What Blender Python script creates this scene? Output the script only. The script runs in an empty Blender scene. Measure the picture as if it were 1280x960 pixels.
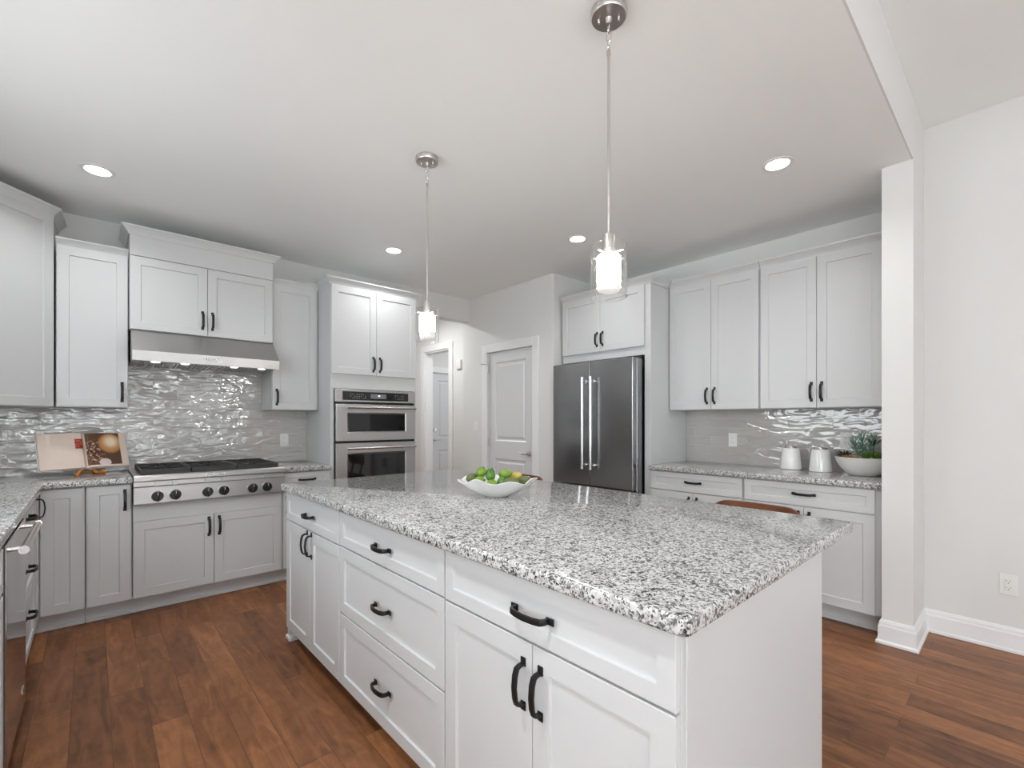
import bpy, bmesh, math, random
from mathutils import Vector, Matrix, Euler
PI = math.pi
sc = bpy.context.scene
COL = sc.collection
random.seed(4)

# ------------------------------------------------------------------ camera
F_PX, CY, YAW, CAMZ = 580.4, 525.8, 0.73491, 1.283
cam = bpy.data.cameras.new('camera'); camo = bpy.data.objects.new('camera', cam); COL.objects.link(camo)
cam.sensor_fit = 'HORIZONTAL'; cam.sensor_width = 36.0
cam.lens = F_PX / 1280 * 36.0
cam.shift_y = (CY - 480.0) / 1280.0
cam.clip_start = 0.02; cam.clip_end = 60
camo.location = (0, 0, CAMZ); camo.rotation_euler = (PI/2, 0, -YAW)
sc.camera = camo

# ------------------------------------------------------------------ render look
sc.view_settings.view_transform = 'Standard'; sc.view_settings.look = 'None'
sc.view_settings.gamma = 1.0; sc.view_settings.use_curve_mapping = False
sc.view_settings.exposure = 0.40
sc.render.film_transparent = False
cy = sc.cycles
cy.use_denoising = True
try: cy.denoiser = 'OPENIMAGEDENOISE'
except Exception: pass
cy.max_bounces = 14; cy.diffuse_bounces = 12; cy.glossy_bounces = 5; cy.transmission_bounces = 8; cy.transparent_max_bounces = 8
cy.caustics_reflective = False; cy.caustics_refractive = False
cy.sample_clamp_indirect = 12.0; cy.blur_glossy = 0.5

# ------------------------------------------------------------------ world: daylight sky outside the windows
w = bpy.data.worlds.new('sky'); sc.world = w; w.use_nodes = True
bg = w.node_tree.nodes['Background']; bg.inputs[0].default_value = (0.86, 0.93, 1.0, 1); bg.inputs[1].default_value = 1.3

def area(name, loc, rot, sx, sy, power, color=(1, 1, 1), shape='RECTANGLE', spread=PI):
    l = bpy.data.lights.new(name, 'AREA'); l.shape = shape; l.size = sx; l.size_y = sy
    l.energy = power; l.color = color; l.spread = spread
    o = bpy.data.objects.new(name, l); COL.objects.link(o); o.location = loc; o.rotation_euler = rot
    return o
DAY = (0.905, 0.965, 1.0)
# sink window on the left wall (light enters towards +X)
area('window_daylight', (-1.02, 2.2, 1.72), (0, -PI/2, 0), 1.22, 1.7, 17, DAY)
# tall windows of the room behind the camera (rear wall, towards +Y)
YR = -3.7
REAR_W = ((-1.6, 1.2), (0.2, 1.5), (2.1, 1.1))
for (wx, ww), wp in zip(REAR_W, (115, 180, 45)):
    area('window_daylight', (wx, YR+0.03, 1.34), (PI/2, 0, PI), ww, 2.5, wp*1.1, DAY)
# the left side windows of that room
for wy in (-2.7, -1.0):
    area('window_daylight', (-3.02, wy, 1.55), (0, -PI/2, 0), 2.1, 1.3, 38, DAY)

# ------------------------------------------------------------------ materials
M = {}
def nodes(name):
    m = bpy.data.materials.new(name); m.use_nodes = True
    nt = m.node_tree; b = nt.nodes['Principled BSDF']
    return m, nt, b
def pm(name, col, rough=0.5, metal=0.0, coat=0.0, noise=0.03, nscale=30.0, bump=0.0, spec=0.5, emit=None, estr=0.0):
    m, nt, b = nodes(name)
    tc = nt.nodes.new('ShaderNodeTexCoord'); nz = nt.nodes.new('ShaderNodeTexNoise')
    nz.inputs['Scale'].default_value = nscale; nz.inputs['Detail'].default_value = 3
    nt.links.new(tc.outputs['Object'], nz.inputs['Vector'])
    mx = nt.nodes.new('ShaderNodeMix'); mx.data_type = 'RGBA'
    mx.inputs['A'].default_value = (*[c*(1-noise) for c in col], 1); mx.inputs['B'].default_value = (*[min(1, c*(1+noise)) for c in col], 1)
    nt.links.new(nz.outputs['Fac'], mx.inputs['Factor']); nt.links.new(mx.outputs['Result'], b.inputs['Base Color'])
    b.inputs['Roughness'].default_value = rough; b.inputs['Metallic'].default_value = metal
    b.inputs['Coat Weight'].default_value = coat; b.inputs['Specular IOR Level'].default_value = spec
    if bump:
        bp = nt.nodes.new('ShaderNodeBump'); bp.inputs['Strength'].default_value = bump; bp.inputs['Distance'].default_value = 0.002
        nt.links.new(nz.outputs['Fac'], bp.inputs['Height']); nt.links.new(bp.outputs['Normal'], b.inputs['Normal'])
    if emit:
        b.inputs['Emission Color'].default_value = (*emit, 1); b.inputs['Emission Strength'].default_value = estr
    M[name] = m; return m
pm('cabinet_paint', (0.60, 0.608, 0.612), 0.38, noise=0.008)
pm('trim_paint', (0.80, 0.80, 0.80), 0.35, noise=0.008)
pm('door_paint', (0.66, 0.665, 0.67), 0.35, noise=0.008)
pm('wall_paint', (0.71, 0.71, 0.695), 0.85, noise=0.012, nscale=6)
pm('ceiling_paint', (0.87, 0.885, 0.88), 0.9, noise=0.012, nscale=4)
pm('gap_shade', (0.12, 0.12, 0.12), 0.8)
pm('bronze', (0.022, 0.021, 0.022), 0.34, metal=0.5, noise=0.2)
pm('nickel', (0.62, 0.60, 0.58), 0.34, metal=1.0, noise=0.03)
pm('chrome', (0.8, 0.8, 0.8), 0.2, metal=1.0)
pm('black_glass', (0.008, 0.008, 0.009), 0.04, spec=0.6)
pm('black_plastic', (0.014, 0.014, 0.015), 0.25)
pm('cast_iron', (0.025, 0.024, 0.024), 0.45, noise=0.2, nscale=200, bump=0.2)
pm('white_plastic', (0.78, 0.78, 0.76), 0.35)
pm('outlet_slot', (0.08, 0.08, 0.08), 0.6)
pm('ceramic', (0.80, 0.80, 0.78), 0.12, coat=0.3)
pm('planter_ceramic', (0.76, 0.75, 0.73), 0.5)
pm('paper', (0.80, 0.66, 0.57), 0.55)
pm('page_edge', (0.70, 0.62, 0.56), 0.6, noise=0.12, nscale=300)
pm('book_cover', (0.75, 0.70, 0.66), 0.5)
pm('print_ink', (0.35, 0.28, 0.25), 0.6)
pm('stand_wood', (0.52, 0.20, 0.045), 0.3, noise=0.35, nscale=40)
pm('succulent_green', (0.16, 0.30, 0.22), 0.5, noise=0.3, nscale=40)
pm('succulent_dark', (0.035, 0.05, 0.025), 0.5, noise=0.4, nscale=40)
pm('leaf_green', (0.10, 0.20, 0.02), 0.45, noise=0.4, nscale=40)
pm('leaf_rust', (0.36, 0.20, 0.07), 0.5, noise=0.4, nscale=40)
pm('soil', (0.10, 0.06, 0.03), 0.9, noise=0.5, nscale=90)
pm('lime_skin', (0.17, 0.29, 0.025), 0.3, noise=0.25, nscale=25, bump=0.3)
pm('lime_dark', (0.085, 0.21, 0.035), 0.3, noise=0.3, nscale=25, bump=0.3)
pm('lemon_skin', (0.55, 0.42, 0.06), 0.35, noise=0.1, nscale=25, bump=0.3)
pm('avocado_skin', (0.11, 0.14, 0.045), 0.4, noise=0.35, nscale=60, bump=0.8)
pm('stem_brown', (0.06, 0.035, 0.02), 0.7)
pm('lamp_on', (1, 1, 1), 0.5, emit=(1.0, 0.95, 0.87), estr=9.0)
pm('frosted_on', (1, 1, 1), 0.5, emit=(1.0, 0.95, 0.88), estr=62)
pm('frosted_glass', (0.6, 0.6, 0.6), 0.4, emit=(1.0, 0.96, 0.92), estr=0.40)
pm('hood_lamp', (1, 1, 1), 0.4, emit=(1.0, 0.96, 0.9), estr=1.3)
pm('display', (0.05, 0.05, 0.055), 0.15, emit=(0.7, 0.75, 0.8), estr=0.10)
pm('display_lit', (0.6, 0.6, 0.6), 0.4, emit=(0.9, 0.95, 1.0), estr=0.8)
pm('silver_print', (0.6, 0.6, 0.6), 0.5)

def steel(name, col, rough, stretch):
    m, nt, b = nodes(name)
    tc = nt.nodes.new('ShaderNodeTexCoord'); mp = nt.nodes.new('ShaderNodeMapping'); nz = nt.nodes.new('ShaderNodeTexNoise')
    mp.inputs['Scale'].default_value = stretch
    nt.links.new(tc.outputs['Object'], mp.inputs['Vector']); nt.links.new(mp.outputs['Vector'], nz.inputs['Vector'])
    nz.inputs['Scale'].default_value = 6; nz.inputs['Detail'].default_value = 4
    mr = nt.nodes.new('ShaderNodeMapRange'); mr.inputs['To Min'].default_value = rough*0.8; mr.inputs['To Max'].default_value = rough*1.25
    nt.links.new(nz.outputs['Fac'], mr.inputs['Value']); nt.links.new(mr.outputs['Result'], b.inputs['Roughness'])
    b.inputs['Base Color'].default_value = (*col, 1); b.inputs['Metallic'].default_value = 1.0
    bp = nt.nodes.new('ShaderNodeBump'); bp.inputs['Strength'].default_value = 0.02; bp.inputs['Distance'].default_value = 0.0003
    nt.links.new(nz.outputs['Fac'], bp.inputs['Height']); nt.links.new(bp.outputs['Normal'], b.inputs['Normal'])
    M[name] = m
steel('steel', (0.50, 0.49, 0.48), 0.36, (1.5, 1.5, 160))
steel('steel_dark', (0.31, 0.31, 0.315), 0.22, (160, 160, 1.5))
steel('steel_mirror', (0.55, 0.55, 0.55), 0.06, (1.5, 1.5, 160))

# clear glass
m, nt, b = nodes('clear_glass')
tr = nt.nodes.new('ShaderNodeBsdfTransparent'); tr.inputs['Color'].default_value = (0.975, 0.975, 0.97, 1)
gl = nt.nodes.new('ShaderNodeBsdfGlossy'); gl.inputs['Roughness'].default_value = 0.02; gl.inputs['Color'].default_value = (1, 1, 1, 1)
lw = nt.nodes.new('ShaderNodeLayerWeight'); pw = nt.nodes.new('ShaderNodeMath'); pw.operation = 'POWER'; pw.inputs[1].default_value = 2.6
nt.links.new(lw.outputs['Facing'], pw.inputs[0]); fr = nt.nodes.new('ShaderNodeMath'); fr.operation = 'MULTIPLY_ADD'; fr.inputs[1].default_value = 0.75; fr.inputs[2].default_value = 0.045; nt.links.new(pw.outputs[0], fr.inputs[0])
mxs = nt.nodes.new('ShaderNodeMixShader'); nt.links.new(fr.outputs[0], mxs.inputs[0]); nt.links.new(tr.outputs[0], mxs.inputs[1]); nt.links.new(gl.outputs[0], mxs.inputs[2])
nt.links.new(mxs.outputs[0], nt.nodes['Material Output'].inputs['Surface']); M['clear_glass'] = m

def granite():
    m, nt, b = nodes('granite'); N = nt.nodes; L = nt.links
    tc = N.new('ShaderNodeTexCoord')
    wz = N.new('ShaderNodeTexNoise'); wz.inputs['Scale'].default_value = 90; wz.inputs['Detail'].default_value = 2
    L.new(tc.outputs['Object'], wz.inputs['Vector'])
    ad = N.new('ShaderNodeVectorMath'); ad.operation = 'MULTIPLY_ADD'; ad.inputs[1].default_value = (0.012, 0.012, 0.012)
    L.new(wz.outputs['Color'], ad.inputs[0]); L.new(tc.outputs['Object'], ad.inputs[2])
    v1 = N.new('ShaderNodeTexVoronoi'); v1.inputs['Scale'].default_value = 150; L.new(ad.outputs[0], v1.inputs['Vector'])
    v2 = N.new('ShaderNodeTexVoronoi'); v2.inputs['Scale'].default_value = 270; L.new(ad.outputs[0], v2.inputs['Vector'])
    s1 = N.new('ShaderNodeSeparateColor'); L.new(v1.outputs['Color'], s1.inputs['Color'])
    s2 = N.new('ShaderNodeSeparateColor'); L.new(v2.outputs['Color'], s2.inputs['Color'])
    n1 = N.new('ShaderNodeTexNoise'); n1.inputs['Scale'].default_value = 38; n1.inputs['Detail'].default_value = 3; L.new(tc.outputs['Object'], n1.inputs['Vector'])
    # cell value pushed by clusters
    a1 = N.new('ShaderNodeMath'); a1.operation = 'MULTIPLY_ADD'; a1.inputs[1].default_value = 1.1; L.new(n1.outputs['Fac'], a1.inputs[0]); L.new(s1.outputs['Red'], a1.inputs[2])
    r1 = N.new('ShaderNodeValToRGB'); r1.color_ramp.interpolation = 'CONSTANT'
    e = r1.color_ramp.elements; e[0].position = 0.0; e[0].color = (0.03, 0.03, 0.033, 1); e[1].position = 0.28; e[1].color = (0.13, 0.128, 0.126, 1)
    for p, c in ((0.32, (0.28, 0.277, 0.272, 1)), (0.385, (0.42, 0.415, 0.405, 1)), (0.50, (0.60, 0.60, 0.59, 1)), (0.72, (0.40, 0.395, 0.388, 1))):
        q = e.new(p); q.color = c
    dv = N.new('ShaderNodeMath'); dv.operation = 'DIVIDE'; dv.inputs[1].default_value = 2.1; L.new(a1.outputs[0], dv.inputs[0]); L.new(dv.outputs[0], r1.inputs['Fac'])
    r2 = N.new('ShaderNodeValToRGB'); r2.color_ramp.interpolation = 'CONSTANT'
    e = r2.color_ramp.elements; e[0].color = (1, 1, 1, 1); e[0].position = 0; e[1].position = 0.15; e[1].color = (0, 0, 0, 1)
    L.new(s2.outputs['Green'], r2.inputs['Fac'])
    mx = N.new('ShaderNodeMix'); mx.data_type = 'RGBA'; mx.inputs['B'].default_value = (0.09, 0.085, 0.085, 1)
    L.new(r2.outputs['Color'], mx.inputs['Factor']); L.new(r1.outputs['Color'], mx.inputs['A'])
    L.new(mx.outputs['Result'], b.inputs['Base Color'])
    b.inputs['Roughness'].default_value = 0.10; b.inputs['Specular IOR Level'].default_value = 0.55
    M['granite'] = m
granite()

def tile(name, axis):
    m, nt, b = nodes(name); N = nt.nodes; L = nt.links
    tc = N.new('ShaderNodeTexCoord'); sp = N.new('ShaderNodeSeparateXYZ'); L.new(tc.outputs['Object'], sp.inputs[0])
    cb = N.new('ShaderNodeCombineXYZ'); L.new(sp.outputs[axis], cb.inputs['X']); L.new(sp.outputs['Z'], cb.inputs['Y'])
    mp = N.new('ShaderNodeMapping'); mp.inputs['Location'].default_value = (0.11, -0.914, 0); L.new(cb.outputs[0], mp.inputs['Vector'])
    br = N.new('ShaderNodeTexBrick'); br.offset = 0.5; br.squash = 1.0
    br.inputs['Scale'].default_value = 1.0; br.inputs['Brick Width'].default_value = 0.305; br.inputs['Row Height'].default_value = 0.0763
    br.inputs['Mortar Size'].default_value = 0.0013; br.inputs['Mortar Smooth'].default_value = 0.4
    br.inputs['Color1'].default_value = (0.50, 0.48, 0.455, 1); br.inputs['Color2'].default_value = (0.46, 0.442, 0.42, 1); br.inputs['Mortar'].default_value = (0.72, 0.71, 0.70, 1)
    L.new(mp.outputs[0], br.inputs['Vector']); L.new(br.outputs['Color'], b.inputs['Base Color'])
    # hand-made waves, different in each tile
    off = N.new('ShaderNodeVectorMath'); off.operation = 'MULTIPLY_ADD'; off.inputs[1].default_value = (30, 60, 90)
    wm = N.new('ShaderNodeMapping'); wm.inputs['Scale'].default_value = (6, 17, 1); wm.inputs['Rotation'].default_value = (0, 0, 0.22)
    L.new(mp.outputs[0], wm.inputs['Vector']); L.new(br.outputs['Color'], off.inputs[0]); L.new(wm.outputs[0], off.inputs[2])
    nz = N.new('ShaderNodeTexNoise'); nz.inputs['Scale'].default_value = 1.0; nz.inputs['Detail'].default_value = 1.2; nz.inputs['Distortion'].default_value = 0.9
    L.new(off.outputs[0], nz.inputs['Vector'])
    b1 = N.new('ShaderNodeBump'); b1.inputs['Strength'].default_value = 1.0; b1.inputs['Distance'].default_value = WAVE[axis]
    L.new(nz.outputs['Fac'], b1.inputs['Height'])
    b2 = N.new('ShaderNodeBump'); b2.invert = True; b2.inputs['Strength'].default_value = 1.0; b2.inputs['Distance'].default_value = 0.0012
    L.new(br.outputs['Fac'], b2.inputs['Height']); L.new(b1.outputs['Normal'], b2.inputs['Normal']); L.new(b2.outputs['Normal'], b.inputs['Normal'])
    b.inputs['Roughness'].default_value = 0.055; b.inputs['IOR'].default_value = 1.95
    M[name] = m
WAVE = {'X': 0.0095, 'Y': 0.0055}
tile('tile_range', 'X'); tile('tile_side', 'Y')

def floor_mat():
    m, nt, b = nodes('hardwood'); N = nt.nodes; L = nt.links
    tc = N.new('ShaderNodeTexCoord'); sp = N.new('ShaderNodeSeparateXYZ'); L.new(tc.outputs['Object'], sp.inputs[0])
    cb = N.new('ShaderNodeCombineXYZ'); L.new(sp.outputs['Y'], cb.inputs['X']); L.new(sp.outputs['X'], cb.inputs['Y'])
    mp = N.new('ShaderNodeMapping'); mp.inputs['Location'].default_value = (0.3, 0.069, 0); L.new(cb.outputs[0], mp.inputs['Vector'])
    br = N.new('ShaderNodeTexBrick'); br.offset = 0.37; br.offset_frequency = 2
    br.inputs['Scale'].default_value = 1.0; br.inputs['Brick Width'].default_value = 1.05; br.inputs['Row Height'].default_value = 0.127
    br.inputs['Mortar Size'].default_value = 0.0011; br.inputs['Mortar Smooth'].default_value = 0.3; br.inputs['Bias'].default_value = 0.0
    br.inputs['Color1'].default_value = (0, 0, 0, 1); br.inputs['Color2'].default_value = (1, 1, 1, 1); br.inputs['Mortar'].default_value = (0.5, 0.5, 0.5, 1)
    L.new(mp.outputs[0], br.inputs['Vector'])
    sc_ = N.new('ShaderNodeSeparateColor'); L.new(br.outputs['Color'], sc_.inputs['Color'])
    g = N.new('ShaderNodeMapping'); g.inputs['Scale'].default_value = (2.2, 13, 1)
    sh = N.new('ShaderNodeVectorMath'); sh.operation = 'MULTIPLY_ADD'; sh.inputs[1].default_value = (17, 31, 7)
    L.new(mp.outputs[0], g.inputs['Vector']); L.new(br.outputs['Color'], sh.inputs[0]); L.new(g.outputs[0], sh.inputs[2])
    n1 = N.new('ShaderNodeTexNoise'); n1.inputs['Scale'].default_value = 1.4; n1.inputs['Detail'].default_value = 6; n1.inputs['Distortion'].default_value = 1.3; n1.inputs['Roughness'].default_value = 0.55
    L.new(sh.outputs[0], n1.inputs['Vector'])
    n2 = N.new('ShaderNodeTexNoise'); n2.inputs['Scale'].default_value = 9.0; n2.inputs['Detail'].default_value = 5; n2.inputs['Distortion'].default_value = 1.5; L.new(mp.outputs[0], n2.inputs['Vector'])
    ad = N.new('ShaderNodeMath'); ad.operation = 'MULTIPLY_ADD'; ad.inputs[1].default_value = 0.34; L.new(sc_.outputs['Red'], ad.inputs[0])
    ml = N.new('ShaderNodeMath'); ml.operation = 'MULTIPLY'; ml.inputs[1].default_value = 0.80; L.new(n1.outputs['Fac'], ml.inputs[0]); L.new(ml.outputs[0], ad.inputs[2])
    a2 = N.new('ShaderNodeMath'); a2.operation = 'MULTIPLY_ADD'; a2.inputs[1].default_value = 0.30; L.new(n2.outputs['Fac'], a2.inputs[0]); L.new(ad.outputs[0], a2.inputs[2])
    r = N.new('ShaderNodeValToRGB'); e = r.color_ramp.elements
    e[0].position = 0.38; e[0].color = (0.065, 0.027, 0.012, 1); e[1].position = 0.95; e[1].color = (0.38, 0.16, 0.065, 1)
    q = e.new(0.57); q.color = (0.165, 0.067, 0.029, 1); q = e.new(0.76); q.color = (0.25, 0.103, 0.044, 1)
    L.new(a2.outputs[0], r.inputs['Fac'])
    mx = N.new('ShaderNodeMix'); mx.data_type = 'RGBA'; mx.inputs['B'].default_value = (0.10, 0.045, 0.024, 1)
    L.new(br.outputs['Fac'], mx.inputs['Factor']); L.new(r.outputs['Color'], mx.inputs['A']); L.new(mx.outputs['Result'], b.inputs['Base Color'])
    b.inputs['Roughness'].default_value = 0.38; b.inputs['Specular IOR Level'].default_value = 0.3
    b1 = N.new('ShaderNodeBump'); b1.inputs['Strength'].default_value = 0.5; b1.inputs['Distance'].default_value = 0.003; L.new(n1.outputs['Fac'], b1.inputs['Height'])
    b2 = N.new('ShaderNodeBump'); b2.invert = True; b2.inputs['Distance'].default_value = 0.001; L.new(br.outputs['Fac'], b2.inputs['Height']); L.new(b1.outputs['Normal'], b2.inputs['Normal'])
    L.new(b2.outputs['Normal'], b.inputs['Normal']); M['hardwood'] = m
floor_mat()

def walnut():
    m, nt, b = nodes('walnut'); N = nt.nodes; L = nt.links
    tc = N.new('ShaderNodeTexCoord'); mp = N.new('ShaderNodeMapping'); mp.inputs['Scale'].default_value = (20, 3, 20)
    L.new(tc.outputs['Object'], mp.inputs['Vector']); nz = N.new('ShaderNodeTexNoise'); nz.inputs['Scale'].default_value = 2; nz.inputs['Detail'].default_value = 5; L.new(mp.outputs[0], nz.inputs['Vector'])
    r = N.new('ShaderNodeValToRGB'); e = r.color_ramp.elements; e[0].position = 0.3; e[0].color = (0.07, 0.025, 0.012, 1); e[1].position = 0.75; e[1].color = (0.24, 0.09, 0.04, 1)
    L.new(nz.outputs['Fac'], r.inputs['Fac']); L.new(r.outputs['Color'], b.inputs['Base Color']); b.inputs['Roughness'].default_value = 0.35; M['walnut'] = m
walnut()

def photo_mat(name, seed, cols, scale):
    m, nt, b = nodes(name); N = nt.nodes; L = nt.links
    tc = N.new('ShaderNodeTexCoord'); mp = N.new('ShaderNodeMapping'); mp.inputs['Location'].default_value = (seed, seed*1.7, 0)
    L.new(tc.outputs['Object'], mp.inputs['Vector'])
    v = N.new('ShaderNodeTexVoronoi'); v.inputs['Scale'].default_value = scale; L.new(mp.outputs[0], v.inputs['Vector'])
    s = N.new('ShaderNodeSeparateColor'); L.new(v.outputs['Color'], s.inputs['Color'])
    r = N.new('ShaderNodeValToRGB'); r.color_ramp.interpolation = 'CONSTANT'; e = r.color_ramp.elements
    e[0].position = 0; e[0].color = (*cols[0], 1); e[1].position = 1.0/len(cols); e[1].color = (*cols[1], 1)
    for i in range(2, len(cols)): q = e.new(i/len(cols)); q.color = (*cols[i], 1)
    L.new(s.outputs['Red'], r.inputs['Fac']); L.new(r.outputs['Color'], b.inputs['Base Color']); b.inputs['Roughness'].default_value = 0.35; M[name] = m
photo_mat('print_red', 1.1, [(0.45, 0.03, 0.02), (0.25, 0.02, 0.02), (0.60, 0.12, 0.08), (0.12, 0.03, 0.02)], 120)
photo_mat('print_salad', 3.3, [(0.06, 0.03, 0.015), (0.09, 0.04, 0.02), (0.35, 0.08, 0.05), (0.05, 0.03, 0.015), (0.45, 0.35, 0.12), (0.22, 0.08, 0.04)], 110)
photo_mat('print_brown', 5.3, [(0.16, 0.06, 0.02), (0.20, 0.08, 0.03), (0.26, 0.10, 0.04)], 40)
pm('print_bread', (0.72, 0.36, 0.14), 0.35, noise=0.35, nscale=25)
pm('print_glow', (0.95, 0.78, 0.55), 0.35, noise=0.1, nscale=25)
pm('print_bowl', (0.72, 0.62, 0.60), 0.35, noise=0.1)

# ------------------------------------------------------------------ mesh helpers
def obj(name, bm, mat, parent=None, loc=(0, 0, 0), rot=(0, 0, 0), smooth=False):
    me = bpy.data.meshes.new(name)
    bmesh.ops.recalc_face_normals(bm, faces=bm.faces[:])
    bm.to_mesh(me); bm.free()
    if smooth:
        for p in me.polygons: p.use_smooth = True
        if smooth != 'all':
            try: me.set_sharp_from_angle(angle=math.radians(38))
            except Exception: pass
    me.materials.append(M[mat])
    o = bpy.data.objects.new(name, me); COL.objects.link(o)
    o.location = loc; o.rotation_euler = rot
    if parent: o.parent = parent
    return o
def share(o, name, parent, loc, rot=(0, 0, 0)):
    c = o.copy(); c.name = name; COL.objects.link(c); c.parent = parent; c.location = loc; c.rotation_euler = rot
    return c
def bx(bm, x0, x1, y0, y1, z0, z1, bev=0.0, seg=1):
    r = bmesh.ops.create_cube(bm, size=1.0)
    vs = r['verts']
    for v in vs:
        v.co = Vector(((x0+x1)/2 + v.co.x*(x1-x0), (y0+y1)/2 + v.co.y*(y1-y0), (z0+z1)/2 + v.co.z*(z1-z0)))
    if bev:
        es = list({e for v in vs for e in v.link_edges})
        bmesh.ops.bevel(bm, geom=es, offset=bev, segments=seg, profile=0.5, affect='EDGES')
    return bm
def box(*a, **k): return bx(bmesh.new(), *a, **k)
def cyl(bm, p0, p1, r0, r1=None, n=24, cap=True):
    r1 = r0 if r1 is None else r1
    p0 = Vector(p0); p1 = Vector(p1); d = (p1-p0)
    q = d.to_track_quat('Z', 'Y').to_matrix().to_4x4()
    r = bmesh.ops.create_cone(bm, cap_ends=cap, cap_tris=False, segments=n, radius1=r0, radius2=r1, depth=d.length)
    bmesh.ops.transform(bm, matrix=Matrix.Translation((p0+p1)/2) @ q, verts=r['verts'])
    return bm
def lathe(bm, prof, n=40, closed=False, c=(0, 0, 0)):
    rings = []
    for (r, z) in prof:
        if r < 1e-6: rings.append([bm.verts.new((c[0], c[1], c[2]+z))])
        else: rings.append([bm.verts.new((c[0]+r*math.cos(2*PI*i/n), c[1]+r*math.sin(2*PI*i/n), c[2]+z)) for i in range(n)])
    pairs = list(zip(rings, rings[1:])) + ([(rings[-1], rings[0])] if closed else [])
    for a, b in pairs:
        for i in range(n):
            j = (i+1) % n
            if len(a) == 1 and len(b) == 1: continue
            if len(a) == 1: bm.faces.new((a[0], b[i], b[j]))
            elif len(b) == 1: bm.faces.new((a[i], a[j], b[0]))
            else: bm.faces.new((a[i], a[j], b[j], b[i]))
    return bm
def tube(bm, pts, r, n=10):
    pts = [Vector(p) for p in pts]; rings = []
    rr = r if isinstance(r, (list, tuple)) else [r]*len(pts)
    up = Vector((0, 0, 1))
    t0 = (pts[1]-pts[0]).normalized()
    if abs(t0.dot(up)) > 0.95: up = Vector((1, 0, 0))
    nrm = (up - t0*up.dot(t0)).normalized()
    for i, p in enumerate(pts):
        t = ((pts[i+1] if i+1 < len(pts) else p) - (pts[i-1] if i else p)).normalized()
        nrm = (nrm - t*nrm.dot(t)).normalized(); bn = t.cross(nrm)
        rings.append([bm.verts.new(p + (nrm*math.cos(2*PI*k/n) + bn*math.sin(2*PI*k/n))*rr[i]) for k in range(n)])
    for a, b in zip(rings, rings[1:]):
        for k in range(n):
            l = (k+1) % n; bm.faces.new((a[k], a[l], b[l], b[k]))
    bm.faces.new(rings[0][::-1]); bm.faces.new(rings[-1])
    return bm
def prism(bm, poly, z0, z1, bev=0.0, seg=2, vbev=0.0):
    """poly: CCW list of (x, y), extruded in z."""
    a = [bm.verts.new((x, y, z0)) for x, y in poly]; b = [bm.verts.new((x, y, z1)) for x, y in poly]
    n = len(poly); bm.faces.new(a[::-1]); bm.faces.new(b)
    for i in range(n):
        j = (i+1) % n; bm.faces.new((a[i], a[j], b[j], b[i]))
    if vbev:
        es = [e for e in bm.edges if abs(e.verts[0].co.z - e.verts[1].co.z) > 1e-4]
        bmesh.ops.bevel(bm, geom=es, offset=vbev, segments=4, profile=0.5, affect='EDGES')
    if bev:
        es = [e for e in bm.edges if abs(e.verts[0].co.z-e.verts[1].co.z) < 1e-5 and len(e.link_faces) == 2 and abs(e.link_faces[0].normal.z) + abs(e.link_faces[1].normal.z) < 1.5]
        bmesh.ops.recalc_face_normals(bm, faces=bm.faces[:])
        es = [e for e in bm.edges if abs(e.verts[0].co.z-e.verts[1].co.z) < 1e-5 and len(e.link_faces) == 2 and (abs(e.link_faces[0].normal.z) > .9) != (abs(e.link_faces[1].normal.z) > .9)]
        bmesh.ops.bevel(bm, geom=es, offset=bev, segments=seg, profile=0.5, affect='EDGES')
    return bm
def extrude_profile(bm, path, prof, closed=False):
    """path: 2D polyline (x, y); prof: closed list of (out, z); outward = right of travel; mitred."""
    n = len(path); rings = []
    P = [Vector(p) for p in path]
    for i in range(n):
        def nrm(a, b):
            d = (b-a).normalized(); return Vector((d.y, -d.x))
        if i == 0: o = nrm(P[0], P[1]); k = 1
        elif i == n-1: o = nrm(P[-2], P[-1]); k = 1
        else:
            n1, n2 = nrm(P[i-1], P[i]), nrm(P[i], P[i+1]); o = (n1+n2).normalized(); k = 1/max(0.3, o.dot(n1))
        rings.append([bm.verts.new((P[i].x+o.x*k*a, P[i].y+o.y*k*a, z)) for a, z in prof])
    m = len(prof)
    for a, b in zip(rings, rings[1:]):
        for i in range(m):
            j = (i+1) % m; bm.faces.new((a[i], a[j], b[j], b[i]))
    bm.faces.new(rings[0]); bm.faces.new(rings[-1][::-1])
    return bm
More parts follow.
